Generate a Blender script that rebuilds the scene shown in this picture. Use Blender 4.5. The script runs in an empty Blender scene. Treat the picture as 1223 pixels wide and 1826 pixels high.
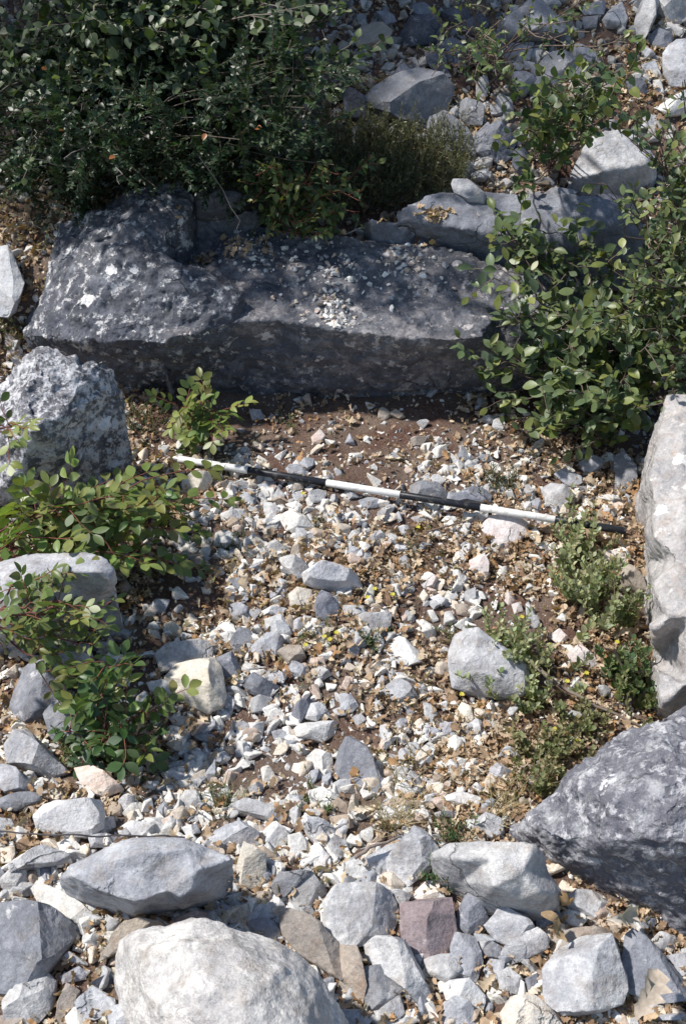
import bpy, bmesh, math, random
import numpy as np
from mathutils import Vector, Matrix
from mathutils.geometry import delaunay_2d_cdt
from mathutils.bvhtree import BVHTree

SC = bpy.context.scene
COL = SC.collection
R = math.radians

# ------------------------------------------------------------------ camera, world, sun, exposure
CAMZ, PITCH, FPX, PW, PH = 2.0, 43.0, 2000.0, 1223.0, 1826.0
cam_d = bpy.data.cameras.new('camera')
cam = bpy.data.objects.new('camera', cam_d); COL.objects.link(cam)
cam.location = (0, 0, CAMZ); cam.rotation_euler = (R(90 - PITCH), 0, 0)
cam_d.sensor_fit = 'VERTICAL'; cam_d.sensor_height = 36.0; cam_d.sensor_width = 24.0
cam_d.lens = 36.0 * FPX / PH; cam_d.clip_start = 0.05; cam_d.clip_end = 500
SC.camera = cam

SUN_EL, SUN_DIR = 54.0, Vector((-0.97, 0.20, 0)).normalized()      # horizontal direction towards the sun
w = bpy.data.worlds.new('World'); SC.world = w; w.use_nodes = True
nt = w.node_tree; bg = nt.nodes['Background']
sky = nt.nodes.new('ShaderNodeTexSky'); sky.sky_type = 'NISHITA'; sky.sun_disc = False
sky.sun_elevation = R(SUN_EL); sky.sun_rotation = math.atan2(SUN_DIR.x, SUN_DIR.y)
sky.air_density = 1.3; sky.dust_density = 0.6
nt.links.new(sky.outputs[0], bg.inputs[0]); bg.inputs[1].default_value = 0.095
sl = bpy.data.lights.new('sun', 'SUN'); sl.energy = 4.4; sl.angle = R(2.5); sl.color = (1.0, 0.955, 0.89)
sun = bpy.data.objects.new('sun', sl); COL.objects.link(sun)
sv = Vector((SUN_DIR.x * math.cos(R(SUN_EL)), SUN_DIR.y * math.cos(R(SUN_EL)), math.sin(R(SUN_EL))))
sun.rotation_euler = sv.to_track_quat('Z', 'Y').to_euler(); sun.location = sv * 20
SC.view_settings.view_transform = 'Standard'; SC.view_settings.look = 'None'
SC.view_settings.exposure = 0.36; SC.view_settings.gamma = 1.0

# ------------------------------------------------------------------ noise
_rs = np.random.RandomState(7)
_perm = _rs.permutation(256); _perm = np.concatenate([_perm, _perm, _perm]); _val = _rs.rand(256) * 2 - 1
def vnoise(p):
    p = np.asarray(p, float); i = np.floor(p).astype(int); f = p - i; f = f * f * (3 - 2 * f); i &= 255
    x, y, z = i[:, 0], i[:, 1], i[:, 2]
    def g(a, b, c): return _val[_perm[_perm[_perm[(x + a) & 255] + ((y + b) & 255)] + ((z + c) & 255)]]
    u, v, w_ = f[:, 0], f[:, 1], f[:, 2]
    a = g(0,0,0) * (1-u) + g(1,0,0) * u; b = g(0,1,0) * (1-u) + g(1,1,0) * u
    c = g(0,0,1) * (1-u) + g(1,0,1) * u; d = g(0,1,1) * (1-u) + g(1,1,1) * u
    return (a * (1-v) + b * v) * (1-w_) + (c * (1-v) + d * v) * w_
def fbm(p, n=4):
    p = np.asarray(p, float); s = 0; a = 1.0
    for k in range(n): s = s + a * vnoise(p + 17.3 * k); p = p * 2.03; a *= 0.5
    return s

# ------------------------------------------------------------------ terrain
def sstep(a, b, x): t = np.clip((x - a) / (b - a), 0, 1); return t * t * (3 - 2 * t)
def Hn(x, y):
    x = np.asarray(x, float); y = np.asarray(y, float)
    z = 0.27 * sstep(2.66, 3.02, y)
    z = z + 0.44 * np.clip(y - 3.05, 0, 7)
    z = z + 0.10 * sstep(1.45, 1.05, y)
    z = z + 0.06 * sstep(-0.72, -1.1, x) * sstep(3.2, 2.5, y)
    z = z + 0.05 * sstep(0.85, 1.2, x) * sstep(3.2, 2.5, y)
    q = np.stack([np.ravel(x), np.ravel(y), np.ravel(x) * 0], 1)
    z = z + (0.018 * fbm(q * 3.1, 3) + 0.006 * fbm(q * 17, 2)).reshape(np.shape(x))
    return z
def H(x, y): return float(Hn(np.array([x]), np.array([y]))[0])
cp, sp = math.cos(R(PITCH)), math.sin(R(PITCH))
CAM = Vector((0, 0, CAMZ)); FWD = Vector((0, cp, -sp)); UPV = Vector((0, sp, cp)); RIGHT = Vector((1, 0, 0))
def ray(px, py): return RIGHT * ((px - PW / 2) / FPX) + UPV * ((PH / 2 - py) / FPX) + FWD
def W(px, py, z=0.0):                                   # the point of height z seen at px, py
    d = ray(px, py); return CAM + d * ((z - CAMZ) / d.z)
def hit(px, py, lift=0.0):                              # the point of the ground (+ lift) seen at px, py
    d = ray(px, py); lo, hi = 0.6, 9.0
    for t in np.linspace(0.8, 9.0, 83):
        p = CAM + d * float(t)
        if p.z < H(p.x, p.y) + lift: hi = float(t); break
        lo = float(t)
    for _ in range(12):
        m = (lo + hi) / 2; p = CAM + d * m
        if p.z < H(p.x, p.y) + lift: hi = m
        else: lo = m
    return CAM + d * hi
def proj(P):                                            # world array -> photo pixels (used only to decide ground cover zones)
    P = np.asarray(P, float); q = P - np.array(CAM)
    dz = q @ np.array(FWD); return PW / 2 + FPX * (q @ np.array(RIGHT)) / dz, PH / 2 - FPX * (q @ np.array(UPV)) / dz

# ------------------------------------------------------------------ materials
class NT:
    def __init__(s, name):
        s.m = bpy.data.materials.new(name); s.m.use_nodes = True; s.t = s.m.node_tree; s.b = s.t.nodes['Principled BSDF']
        s.b.inputs['Specular IOR Level'].default_value = 0.25
    def n(s, k, **kw):
        o = s.t.nodes.new(k)
        for a, v in kw.items(): setattr(o, a, v)
        return o
    def l(s, a, b): s.t.links.new(a, b)
    def noise(s, vec, scale, detail=4, rough=0.6, dist=0.0):
        o = s.n('ShaderNodeTexNoise'); o.inputs['Scale'].default_value = scale; o.inputs['Detail'].default_value = detail
        o.inputs['Roughness'].default_value = rough; o.inputs['Distortion'].default_value = dist; s.l(vec, o.inputs['Vector']); return o.outputs['Fac']
    def ramp(s, fac, stops):
        o = s.n('ShaderNodeValToRGB'); e = o.color_ramp.elements
        while len(e) < len(stops): e.new(0.5)
        for k, (p, c) in enumerate(stops):
            e[k].position = p; e[k].color = (c[0], c[1], c[2], 1) if not isinstance(c, (int, float)) else (c, c, c, 1)
        s.l(fac, o.inputs[0]); return o.outputs[0]
    def mix(s, fac, a, b, mode='MIX'):
        o = s.n('ShaderNodeMix', data_type='RGBA', blend_type=mode)
        for i, v in ((0, fac), (6, a), (7, b)):
            if isinstance(v, (int, float)): o.inputs[i].default_value = v
            elif isinstance(v, tuple): o.inputs[i].default_value = (*v, 1)
            else: s.l(v, o.inputs[i])
        return o.outputs[2]
    def math(s, op, a, b=0.0):
        o = s.n('ShaderNodeMath', operation=op)
        for i, v in ((0, a), (1, b)):
            if isinstance(v, (int, float)): o.inputs[i].default_value = v
            else: s.l(v, o.inputs[i])
        return o.outputs[0]
    def coords(s):
        tc = s.n('ShaderNodeTexCoord'); oi = s.n('ShaderNodeObjectInfo'); m = s.math('MULTIPLY', oi.outputs['Random'], 37.0)
        v = s.n('ShaderNodeVectorMath', operation='ADD'); s.l(tc.outputs['Object'], v.inputs[0]); s.l(m, v.inputs[1])
        return v.outputs[0], oi.outputs['Random']
    def bump(s, h, strength, dist, prev=None):
        o = s.n('ShaderNodeBump'); o.inputs['Strength'].default_value = strength; o.inputs['Distance'].default_value = dist
        s.l(h, o.inputs['Height'])
        if prev is not None: s.l(prev, o.inputs['Normal'])
        return o.outputs[0]

def mul(c, k): return tuple(min(1, x * k) for x in c)
def rock_mat(name, base, alt, stain, stain_amt=0.5, lichen=None, lich_amt=0.0, dark=None, dark_amt=0.0, bump=1.0, pits=0.0, vein=0.0):
    t = NT(name); v, rnd = t.coords()
    big = t.noise(v, 7, 6, 0.7, 0.15); mid = t.noise(v, 26, 5, 0.65); fine = t.noise(v, 130, 4, 0.7); grain = t.noise(v, 420, 3, 0.7)
    col = t.mix(t.ramp(big, [(0.36, 0.0), (0.64, 1.0)]), base, alt)
    col = t.mix(t.math('MULTIPLY', t.ramp(mid, [(0.5, 0.0), (0.68, 1.0)]), stain_amt), col, stain)
    if dark:
        dm = t.noise(v, 15, 8, 0.78, 0.15)
        dm = t.ramp(dm, [(0.5 - 0.12 * dark_amt, 0.0), (0.60 - 0.12 * dark_amt, 1.0)])
        col = t.mix(t.math('MULTIPLY', dm, min(1, dark_amt)), col, dark)
    if lichen:
        lm = t.noise(v, 27, 8, 0.76, 0.1); lm = t.ramp(lm, [(0.63 - 0.10 * lich_amt, 0.0), (0.68 - 0.10 * lich_amt, 1.0)])
        col = t.mix(t.math('MULTIPLY', lm, 0.85), col, lichen)
        vo = t.n('ShaderNodeTexVoronoi'); vo.inputs['Scale'].default_value = 15; vo.inputs['Randomness'].default_value = 1
        wv = t.n('ShaderNodeVectorMath', operation='ADD'); t.l(v, wv.inputs[0])
        sc = t.n('ShaderNodeVectorMath', operation='SCALE'); sc.inputs['Scale'].default_value = 0.03
        nn = t.n('ShaderNodeTexNoise'); nn.inputs['Scale'].default_value = 60; t.l(v, nn.inputs['Vector']); t.l(nn.outputs['Color'], sc.inputs[0]); t.l(sc.outputs[0], wv.inputs[1])
        t.l(wv.outputs[0], vo.inputs['Vector'])
        sel = t.n('ShaderNodeSeparateColor'); t.l(vo.outputs['Color'], sel.inputs[0])
        spot = t.math('MULTIPLY', t.math('LESS_THAN', vo.outputs['Distance'], t.math('MULTIPLY', sel.outputs[1], 0.34)), t.math('LESS_THAN', sel.outputs[0], 0.25 * lich_amt))
        col = t.mix(t.math('MULTIPLY', spot, 0.9), col, mul(lichen, 1.25))
    col = t.mix(0.75, col, t.ramp(fine, [(0.25, 0.62), (0.5, 0.97), (0.75, 1.25)]), 'MULTIPLY')
    col = t.mix(0.5, col, t.ramp(grain, [(0.3, 0.72), (0.7, 1.25)]), 'MULTIPLY')
    col = t.mix(1.0, col, t.ramp(rnd, [(0.0, (0.86, 0.87, 0.90)), (0.35, (1.0, 1.0, 1.0)), (0.7, (1.06, 1.03, 0.97)), (1.0, (0.93, 0.93, 0.97))]), 'MULTIPLY')
    cv = t.n('ShaderNodeVectorMath', operation='ADD'); t.l(v, cv.inputs[0]); cn = t.n('ShaderNodeTexNoise'); cn.inputs['Scale'].default_value = 9; cn.inputs['Detail'].default_value = 5; t.l(v, cn.inputs['Vector'])
    cs = t.n('ShaderNodeVectorMath', operation='SCALE'); cs.inputs['Scale'].default_value = 0.16; t.l(cn.outputs['Color'], cs.inputs[0]); t.l(cs.outputs[0], cv.inputs[1])
    ce = t.n('ShaderNodeTexVoronoi', feature='DISTANCE_TO_EDGE'); ce.inputs['Scale'].default_value = 6.5; t.l(cv.outputs[0], ce.inputs['Vector'])
    gate = t.ramp(t.noise(v, 5, 2, 0.5), [(0.56, 0.0), (0.66, 1.0)])
    crack = t.math('MULTIPLY', t.ramp(ce.outputs['Distance'], [(0.004, 1.0), (0.022, 0.0)]), gate)
    col = t.mix(t.math('MULTIPLY', crack, 0.5), col, mul(alt, 0.3))
    if vein:
        vn = t.noise(v, 11, 3, 0.5, 1.5); vm = t.math('LESS_THAN', t.math('ABSOLUTE', t.math('SUBTRACT', vn, 0.5)), 0.0025)
        col = t.mix(t.math('MULTIPLY', vm, vein), col, mul(base, 0.45))
    t.l(col, t.b.inputs['Base Color']); t.b.inputs['Roughness'].default_value = 0.88
    nb = t.bump(mid, 0.55 * bump, 0.012); nb = t.bump(fine, 0.6 * bump, 0.004, nb); nb = t.bump(grain, 0.45 * bump, 0.0012, nb)
    nb = t.bump(t.math('SUBTRACT', 1.0, crack), 0.9, 0.006, nb)
    if pits:
        pv = t.n('ShaderNodeTexVoronoi'); pv.inputs['Scale'].default_value = 60; t.l(v, pv.inputs['Vector'])
        nb = t.bump(t.ramp(pv.outputs['Distance'], [(0.1, 0.0), (0.45, 1.0)]), pits, 0.006, nb)
    t.l(nb, t.b.inputs['Normal'])
    return t.m
LW = (0.66, 0.65, 0.66)
MAT = {
 'W': rock_mat('white_limestone', (0.70,0.69,0.67), (0.55,0.56,0.58), (0.42,0.38,0.34), 0.6, bump=0.9, vein=0.5),
 'P': rock_mat('pale_grey_limestone', (0.60,0.60,0.61), (0.42,0.43,0.46), (0.33,0.29,0.26), 0.7, dark=(0.20,0.205,0.235), dark_amt=0.45, vein=0.5),
 'G': rock_mat('grey_limestone', (0.33,0.34,0.38), (0.22,0.235,0.275), (0.24,0.215,0.20), 0.55, dark=(0.14,0.145,0.165), dark_amt=0.5, lichen=(0.55,0.55,0.57), lich_amt=0.35, vein=0.4),
 'D': rock_mat('dark_weathered_limestone', (0.20,0.21,0.245), (0.135,0.145,0.175), (0.13,0.115,0.11), 0.5, dark=(0.06,0.064,0.08), dark_amt=0.6, lichen=(0.46,0.47,0.50), lich_amt=0.35, pits=0.3),
 'C': rock_mat('cream_limestone', (0.70,0.64,0.53), (0.60,0.57,0.53), (0.50,0.39,0.27), 0.5, bump=0.9),
 'T': rock_mat('tan_limestone', (0.42,0.365,0.31), (0.32,0.29,0.265), (0.26,0.18,0.13), 0.6),
 'K': rock_mat('pink_limestone', (0.37,0.295,0.29), (0.31,0.265,0.275), (0.25,0.18,0.17), 0.7, dark=(0.2,0.16,0.16), dark_amt=0.5, lichen=(0.45,0.42,0.42), lich_amt=0.4),
 'R': rock_mat('pinkish_white_limestone', (0.68,0.59,0.55), (0.72,0.70,0.68), (0.50,0.33,0.27), 0.6),
 'slab': rock_mat('slab_limestone', (0.29,0.28,0.295), (0.13,0.143,0.178), (0.31,0.27,0.26), 0.5, dark=(0.045,0.052,0.072), dark_amt=0.65, lichen=(0.50,0.47,0.48), lich_amt=0.72, bump=1.2, pits=0.2),
 'lichen': rock_mat('lichen_spotted_limestone', (0.21,0.22,0.255), (0.11,0.12,0.155), (0.10,0.098,0.105), 0.6, dark=(0.05,0.053,0.065), dark_amt=0.6, lichen=(0.62,0.62,0.64), lich_amt=0.9, bump=1.3, pits=0.4),
 'mott': rock_mat('mottled_limestone', (0.68,0.67,0.67), (0.52,0.51,0.53), (0.20,0.195,0.205), 0.8, dark=(0.05,0.053,0.065), dark_amt=0.8, lichen=(0.74,0.73,0.74), lich_amt=1.5, bump=1.5, pits=0.5),
 'pit': rock_mat('pitted_grey_limestone', (0.44,0.445,0.465), (0.31,0.317,0.34), (0.20,0.20,0.22), 0.8, dark=(0.10,0.102,0.13), dark_amt=0.75, lichen=(0.56,0.56,0.58), lich_amt=0.9, bump=1.6, pits=0.6),
 'orth': rock_mat('upright_slab_limestone', (0.50,0.49,0.50), (0.38,0.375,0.395), (0.42,0.34,0.29), 0.6, dark=(0.20,0.20,0.22), dark_amt=0.4, lichen=(0.66,0.65,0.65), lich_amt=0.5, bump=1.3),
 'round': rock_mat('blotched_boulder_limestone', (0.72,0.71,0.70), (0.56,0.55,0.56), (0.36,0.32,0.29), 0.8, dark=(0.27,0.265,0.28), dark_amt=0.5, bump=1.3, pits=0.15, vein=0.6),
}
def attr_mat(name, rough=0.8, noise_scale=120, lo=0.75, hi=1.2, trans=0.0, bump=0.0, spec=0.3):
    t = NT(name); a = t.n('ShaderNodeAttribute', attribute_name='tint'); tc = t.n('ShaderNodeTexCoord')
    nf = t.noise(tc.outputs['Object'], noise_scale, 4, 0.6)
    col = t.mix(1.0, a.outputs['Color'], t.ramp(nf, [(0.3, lo), (0.7, hi)]), 'MULTIPLY')
    t.l(col, t.b.inputs['Base Color']); t.b.inputs['Roughness'].default_value = rough; t.b.inputs['Specular IOR Level'].default_value = spec
    if bump: t.l(t.bump(nf, bump, 0.003), t.b.inputs['Normal'])
    if trans:
        out = [n for n in t.t.nodes if n.type == 'OUTPUT_MATERIAL'][0]
        tr = t.n('ShaderNodeBsdfTranslucent'); t.l(t.mix(1.0, col, (1.5, 1.7, 0.5), 'MULTIPLY'), tr.inputs[0])
        ms = t.n('ShaderNodeMixShader'); ms.inputs[0].default_value = trans
        t.l(t.b.outputs[0], ms.inputs[1]); t.l(tr.outputs[0], ms.inputs[2]); t.l(ms.outputs[0], out.inputs[0])
    return t.m
M_GRAVEL = attr_mat('limestone_gravel', 0.9, 170, 0.7, 1.22, bump=0.5)
M_LITTER = attr_mat('dry_leaf', 0.8, 90, 0.75, 1.2, trans=0.15)
M_LEAF = attr_mat('green_leaf', 0.42, 60, 0.8, 1.15, trans=0.22, spec=0.45)
M_STEM = attr_mat('bark', 0.85, 150, 0.7, 1.2, bump=0.4)

def ground_mat():
    t = NT('soil'); tc = t.n('ShaderNodeTexCoord'); v = tc.outputs['Object']
    a = t.noise(v, 5, 5, 0.6); b = t.noise(v, 45, 5, 0.7); c = t.noise(v, 220, 4, 0.7)
    col = t.mix(t.ramp(a, [(0.4, 0.0), (0.6, 1.0)]), (0.115, 0.062, 0.046), (0.19, 0.14, 0.11))
    col = t.mix(t.ramp(b, [(0.48, 0.0), (0.62, 0.8)]), col, (0.17, 0.115, 0.09))
    col = t.mix(t.ramp(c, [(0.58, 0.0), (0.68, 0.7)]), col, (0.32, 0.28, 0.24))
    col = t.mix(0.8, col, t.ramp(c, [(0.3, 0.5), (0.6, 1.1)]), 'MULTIPLY')
    t.l(col, t.b.inputs['Base Color']); t.b.inputs['Roughness'].default_value = 0.95
    nb = t.bump(b, 0.8, 0.015); t.l(t.bump(c, 0.8, 0.004, nb), t.b.inputs['Normal'])
    return t.m

# ------------------------------------------------------------------ object helpers
def tag(o, label=None, cat=None, group=None, kind=None):
    if label: o['label'] = label
    if cat: o['category'] = cat
    if group: o['group'] = group
    if kind: o['kind'] = kind
    return o
def link(name, me, mat, parent=None, loc=None):
    o = bpy.data.objects.new(name, me); COL.objects.link(o)
    if mat and not me.materials: me.materials.append(mat)
    if parent: o.parent = parent
    if loc is not None: o.location = loc
    return o
def empty(name, loc):
    o = bpy.data.objects.new(name, None); COL.objects.link(o); o.location = loc; o.empty_display_size = 0.05; return o
def mesh_np(name, V, F, colors=None, smooth=False):       # F: (n,3) or (n,4)
    V = np.asarray(V, np.float32); F = np.asarray(F, np.int32); k = F.shape[1]
    me = bpy.data.meshes.new(name); me.vertices.add(len(V)); me.vertices.foreach_set('co', V.ravel())
    me.loops.add(F.size); me.loops.foreach_set('vertex_index', F.ravel())
    me.polygons.add(len(F)); me.polygons.foreach_set('loop_start', np.arange(0, F.size, k, dtype=np.int32))
    me.polygons.foreach_set('use_smooth', np.full(len(F), smooth))
    me.update(calc_edges=True)
    if colors is not None:
        c = np.ones((len(V), 4), np.float32); c[:, :3] = colors
        a = me.color_attributes.new('tint', 'FLOAT_COLOR', 'POINT'); a.data.foreach_set('color', c.ravel())
    me.validate(); return me
def get_v(me):
    a = np.empty(len(me.vertices) * 3, np.float32); me.vertices.foreach_get('co', a); return a.reshape(-1, 3).astype(float)
def get_n(me):
    a = np.empty(len(me.vertices) * 3, np.float32); me.vertex_normals.foreach_get('vector', a); return a.reshape(-1, 3).astype(float)
def voxel(me, size):
    o = bpy.data.objects.new('t', me); COL.objects.link(o)
    m = o.modifiers.new('r', 'REMESH'); m.mode = 'VOXEL'; m.voxel_size = size
    dg = bpy.context.evaluated_depsgraph_get(); dg.update()
    out = bpy.data.meshes.new_from_object(o.evaluated_get(dg)); bpy.data.objects.remove(o); return out
def relax(me, n=1):
    bm = bmesh.new(); bm.from_mesh(me)
    for _ in range(n): bmesh.ops.smooth_vert(bm, verts=bm.verts, factor=0.5, use_axis_x=True, use_axis_y=True, use_axis_z=True)
    bm.to_mesh(me); bm.free()
def roughen(me, amp, freq, seed, rough=1.0, pit=0.0, strata=0.0, step=0.0):
    V = get_v(me); N = get_n(me); q = V + seed * 3.71
    d = amp * (fbm(q * freq, 4) + 0.35 * rough * fbm(q * freq * 5, 3))
    if pit:
        e = fbm(q * freq * 2.6, 3); d -= pit * np.clip(e - 0.35, 0, 1) + 0.4 * pit * np.abs(fbm(q * freq * 6, 2))
    if strata:
        s = vnoise(np.stack([q[:, 0] * 2, q[:, 1] * 2, q[:, 2] * 55 + 3 * vnoise(q * 4)], 1)); d += strata * s
    if step: d += step * np.floor(fbm(q * freq * .8 + 5, 2) * 3) / 3
    V = V + N * d[:, None]
    me.vertices.foreach_set('co', V.astype(np.float32).ravel()); me.update()

# ------------------------------------------------------------------ rocks
def finish_rock(me, c, size, mat, seed, vox, amp, freq, pit=0.0, strata=0.0, rl=1, rough=1.0, name='stone', step=0.0):
    if vox: me = voxel(me, vox); relax(me, rl)
    roughen(me, amp, freq, seed, rough, pit, strata, step)
    me.name = name
    me.polygons.foreach_set('use_smooth', np.ones(len(me.polygons), bool))
    if not vox: me.set_sharp_from_angle(angle=R(28))
    return link(name, me, mat, loc=c)

BVH = []                                                     # surfaces small things may rest on
def patch_rock(name, boundary, inner, mat, seed, base=-0.1, vox=0.007, amp=0.008, freq=7, pit=0.0, strata=0.0, rl=1, step=0.0):
    """Rock from measured surface points (px, py, height): triangulated, then closed downward to its buried base."""
    pts = [W(*b) for b in boundary] + [W(*b) for b in inner]; nb = len(boundary)
    p2 = [Vector((a[0], -a[1])) for a in boundary] + [Vector((a[0], -a[1])) for a in inner]
    vs, es, fs, ov, oe, of = delaunay_2d_cdt(p2, [(i, (i + 1) % nb) for i in range(nb)], [], 1, 1e-4)
    c = sum(pts[:nb], Vector()) / nb
    bm = bmesh.new(); top = []
    for k, q in enumerate(vs):
        src = ov[k][0] if ov[k] else 0
        top.append(bm.verts.new(pts[src] - c))
    for f in fs:
        try: bm.faces.new([top[i] for i in f])
        except ValueError: pass
    bound = [e for e in bm.edges if len(e.link_faces) == 1]
    low = {}
    for e in bound:
        for v in e.verts:
            if v not in low:
                x = v.co * 0.94; low[v] = bm.verts.new((x.x, x.y, min(v.co.z - 0.03, base - c.z)))
    for e in bound:
        a, b = e.verts; bm.faces.new((a, b, low[b], low[a]))
    loop_e = [bm.edges.get((low[e.verts[0]], low[e.verts[1]])) for e in bound]
    bmesh.ops.holes_fill(bm, edges=[e for e in loop_e if e], sides=0)
    bmesh.ops.triangulate(bm, faces=bm.faces); bmesh.ops.recalc_face_normals(bm, faces=bm.faces)
    me = bpy.data.meshes.new(name); bm.to_mesh(me); bm.free()
    o = finish_rock(me, c, 0, mat, seed, vox, amp, freq, pit, strata, rl, name=name, step=step)
    return o
def add_bvh(o):
    V = get_v(o.data) + np.array(o.location)
    BVH.append(BVHTree.FromPolygons([tuple(v) for v in V], [tuple(p.vertices) for p in o.data.polygons]))
def top_z(x, y):
    z = H(x, y); 
    for b in BVH:
        h = b.ray_cast(Vector((x, y, 3)), Vector((0, 0, -1)))
        if h[0] is not None: z = max(z, h[0].z)
    return z

STONES = []                                                  # (object, px, py, w, h, tone, label or None)
def outline_rock(poly, tone, rng, name='stone', lift=None):
    gk = 1.13 if poly[0][1] > 1440 or poly[0][1] < 420 else 1.07; mx, my = sum(a for a, b in poly) / len(poly), sum(b for a, b in poly) / len(poly); poly = [(mx + (a - mx) * gk, my + (b - my) * gk) for a, b in poly]; xs = [a for a, b in poly]; ys = [b for a, b in poly]
    cx, cy = sum(xs) / len(xs), sum(ys) / len(ys); wpx, hpx = max(xs) - min(xs), max(ys) - min(ys)
    g = hit(cx, cy); depth = (g - CAM).dot(FWD); s = math.sqrt(wpx * hpx) / FPX * depth
    lift = (0.26 if lift is None else lift) * s
    g = hit(cx, cy, lift)
    tocam = (CAM - g).normalized(); tilt = rng.uniform(0.35, 0.65)
    n = (tocam * (1 - tilt) + Vector((0, 0, 1)) * tilt + Vector((rng.uniform(-.16, .16), rng.uniform(-.1, .1), 0))).normalized()
    P = []
    for a, b in poly:
        d = ray(a, b); t = (g - CAM).dot(n) / d.dot(n); P.append(CAM + d * (t * (1 + rng.uniform(-.05, .05) * s)))
    c = sum(P, Vector()) / len(P)
    up = (n + Vector((rng.uniform(-.25, .25), rng.uniform(-.2, .2), 0.15))).normalized()
    h = s * rng.uniform(0.22, 0.40); r0 = rng.uniform(0.64, 0.9)
    bm = bmesh.new(); ring = []
    off = Vector((rng.uniform(-.1, .1), rng.uniform(-.02, .12), 0)) * s
    tn = (up + Vector((rng.uniform(-.3, .3), rng.uniform(-.3, .2), 0))).normalized()
    kk = rng.choice((3, 4, 4, 5)); i0 = rng.random() * len(P); tops = sorted({int(i0 + len(P) * j / kk) % len(P) for j in range(kk)})
    for p in [P[j] for j in tops]:
        q = c + (p - c) * (r0 + rng.uniform(-.14, .10)) + off; q = q + up * ((c + up * h - q).dot(tn) / up.dot(tn)); ring.append(q - c)
    for p in P: ring.append((p - c)); 
    for p in P: ring.append((p - c) * 0.93 - n * s * 0.16 * rng.uniform(.7, 1.2))
    for p in P: ring.append((p - c) * rng.uniform(0.45, 0.6) - n * s * 0.36 - Vector((0, 0, s * 0.12)))
    vs = [bm.verts.new(p) for p in ring]
    bmesh.ops.convex_hull(bm, input=vs); 
    bmesh.ops.delete(bm, geom=[v for v in bm.verts if not v.link_faces], context='VERTS')
    for _ in range(rng.choice((3, 4, 5, 6))):                   # chipped corners
        dn = (n + Vector((rng.uniform(-1, 1), rng.uniform(-1, .5), rng.uniform(-.4, .6))) * 0.9).normalized()
        m = max(v.co.dot(dn) for v in bm.verts)
        r = bmesh.ops.bisect_plane(bm, geom=bm.verts[:] + bm.edges[:] + bm.faces[:], plane_co=dn * (m - s * rng.uniform(.07, .20)), plane_no=dn, clear_outer=True)
        bmesh.ops.holes_fill(bm, edges=[e for e in bm.edges if len(e.link_faces) == 1], sides=0)
    bmesh.ops.dissolve_limit(bm, angle_limit=R(6), verts=bm.verts, edges=bm.edges)
    big = math.sqrt(wpx * hpx)
    bmesh.ops.bevel(bm, geom=bm.edges[:], offset=s * rng.choice((0.01, 0.015, 0.025)), segments=1, affect='EDGES', clamp_overlap=True)
    bmesh.ops.triangulate(bm, faces=bm.faces)
    bmesh.ops.recalc_face_normals(bm, faces=bm.faces)
    L = s * (.22 if big < 30 else .12 if big < 75 else .06 if big < 130 else .035)
    for _ in range(1 if big < 20 else 6):
        es = [e for e in bm.edges if e.calc_length() > L * 1.4]
        if not es: break
        bmesh.ops.subdivide_edges(bm, edges=es, cuts=1); bmesh.ops.triangulate(bm, faces=bm.faces)
    me = bpy.data.meshes.new(name); bm.to_mesh(me); bm.free(); vox = 0
    o = finish_rock(me, c, s, MAT[tone], rng.uniform(0, 99), vox, s * 0.014, 3.0 / s, rough=1.8, name=name, step=s * .018 if big > 60 else 0)
    return o, cx, cy, wpx, hpx

# ------------------------------------------------------------------ the ground
def build_ground():
    def axis(lo, hi, d, far, k=1.35):
        a = list(np.arange(lo, hi, d)); st = d; x = hi
        while x < far: a.append(x); st *= k; x += st
        a.append(far); st = d; x = lo - d; pre = []
        while x > -far: pre.append(x); st *= k; x -= st
        pre.append(-far); return np.array(pre[::-1] + a)
    X = axis(-2.2, 2.2, 0.02, 80); Y = axis(0.2, 5.2, 0.02, 80)
    gx, gy = np.meshgrid(X, Y); z = Hn(gx, gy)
    V = np.stack([gx.ravel(), gy.ravel(), z.ravel()], 1); nx, ny = len(X), len(Y)
    i = (np.arange(ny - 1)[:, None] * nx + np.arange(nx - 1)[None]).ravel()
    F = np.stack([i, i + 1, i + nx + 1, i + nx], 1)
    tag(link('ground', mesh_np('ground', V, F, smooth=True), ground_mat()), kind='structure')
build_ground()

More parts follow.
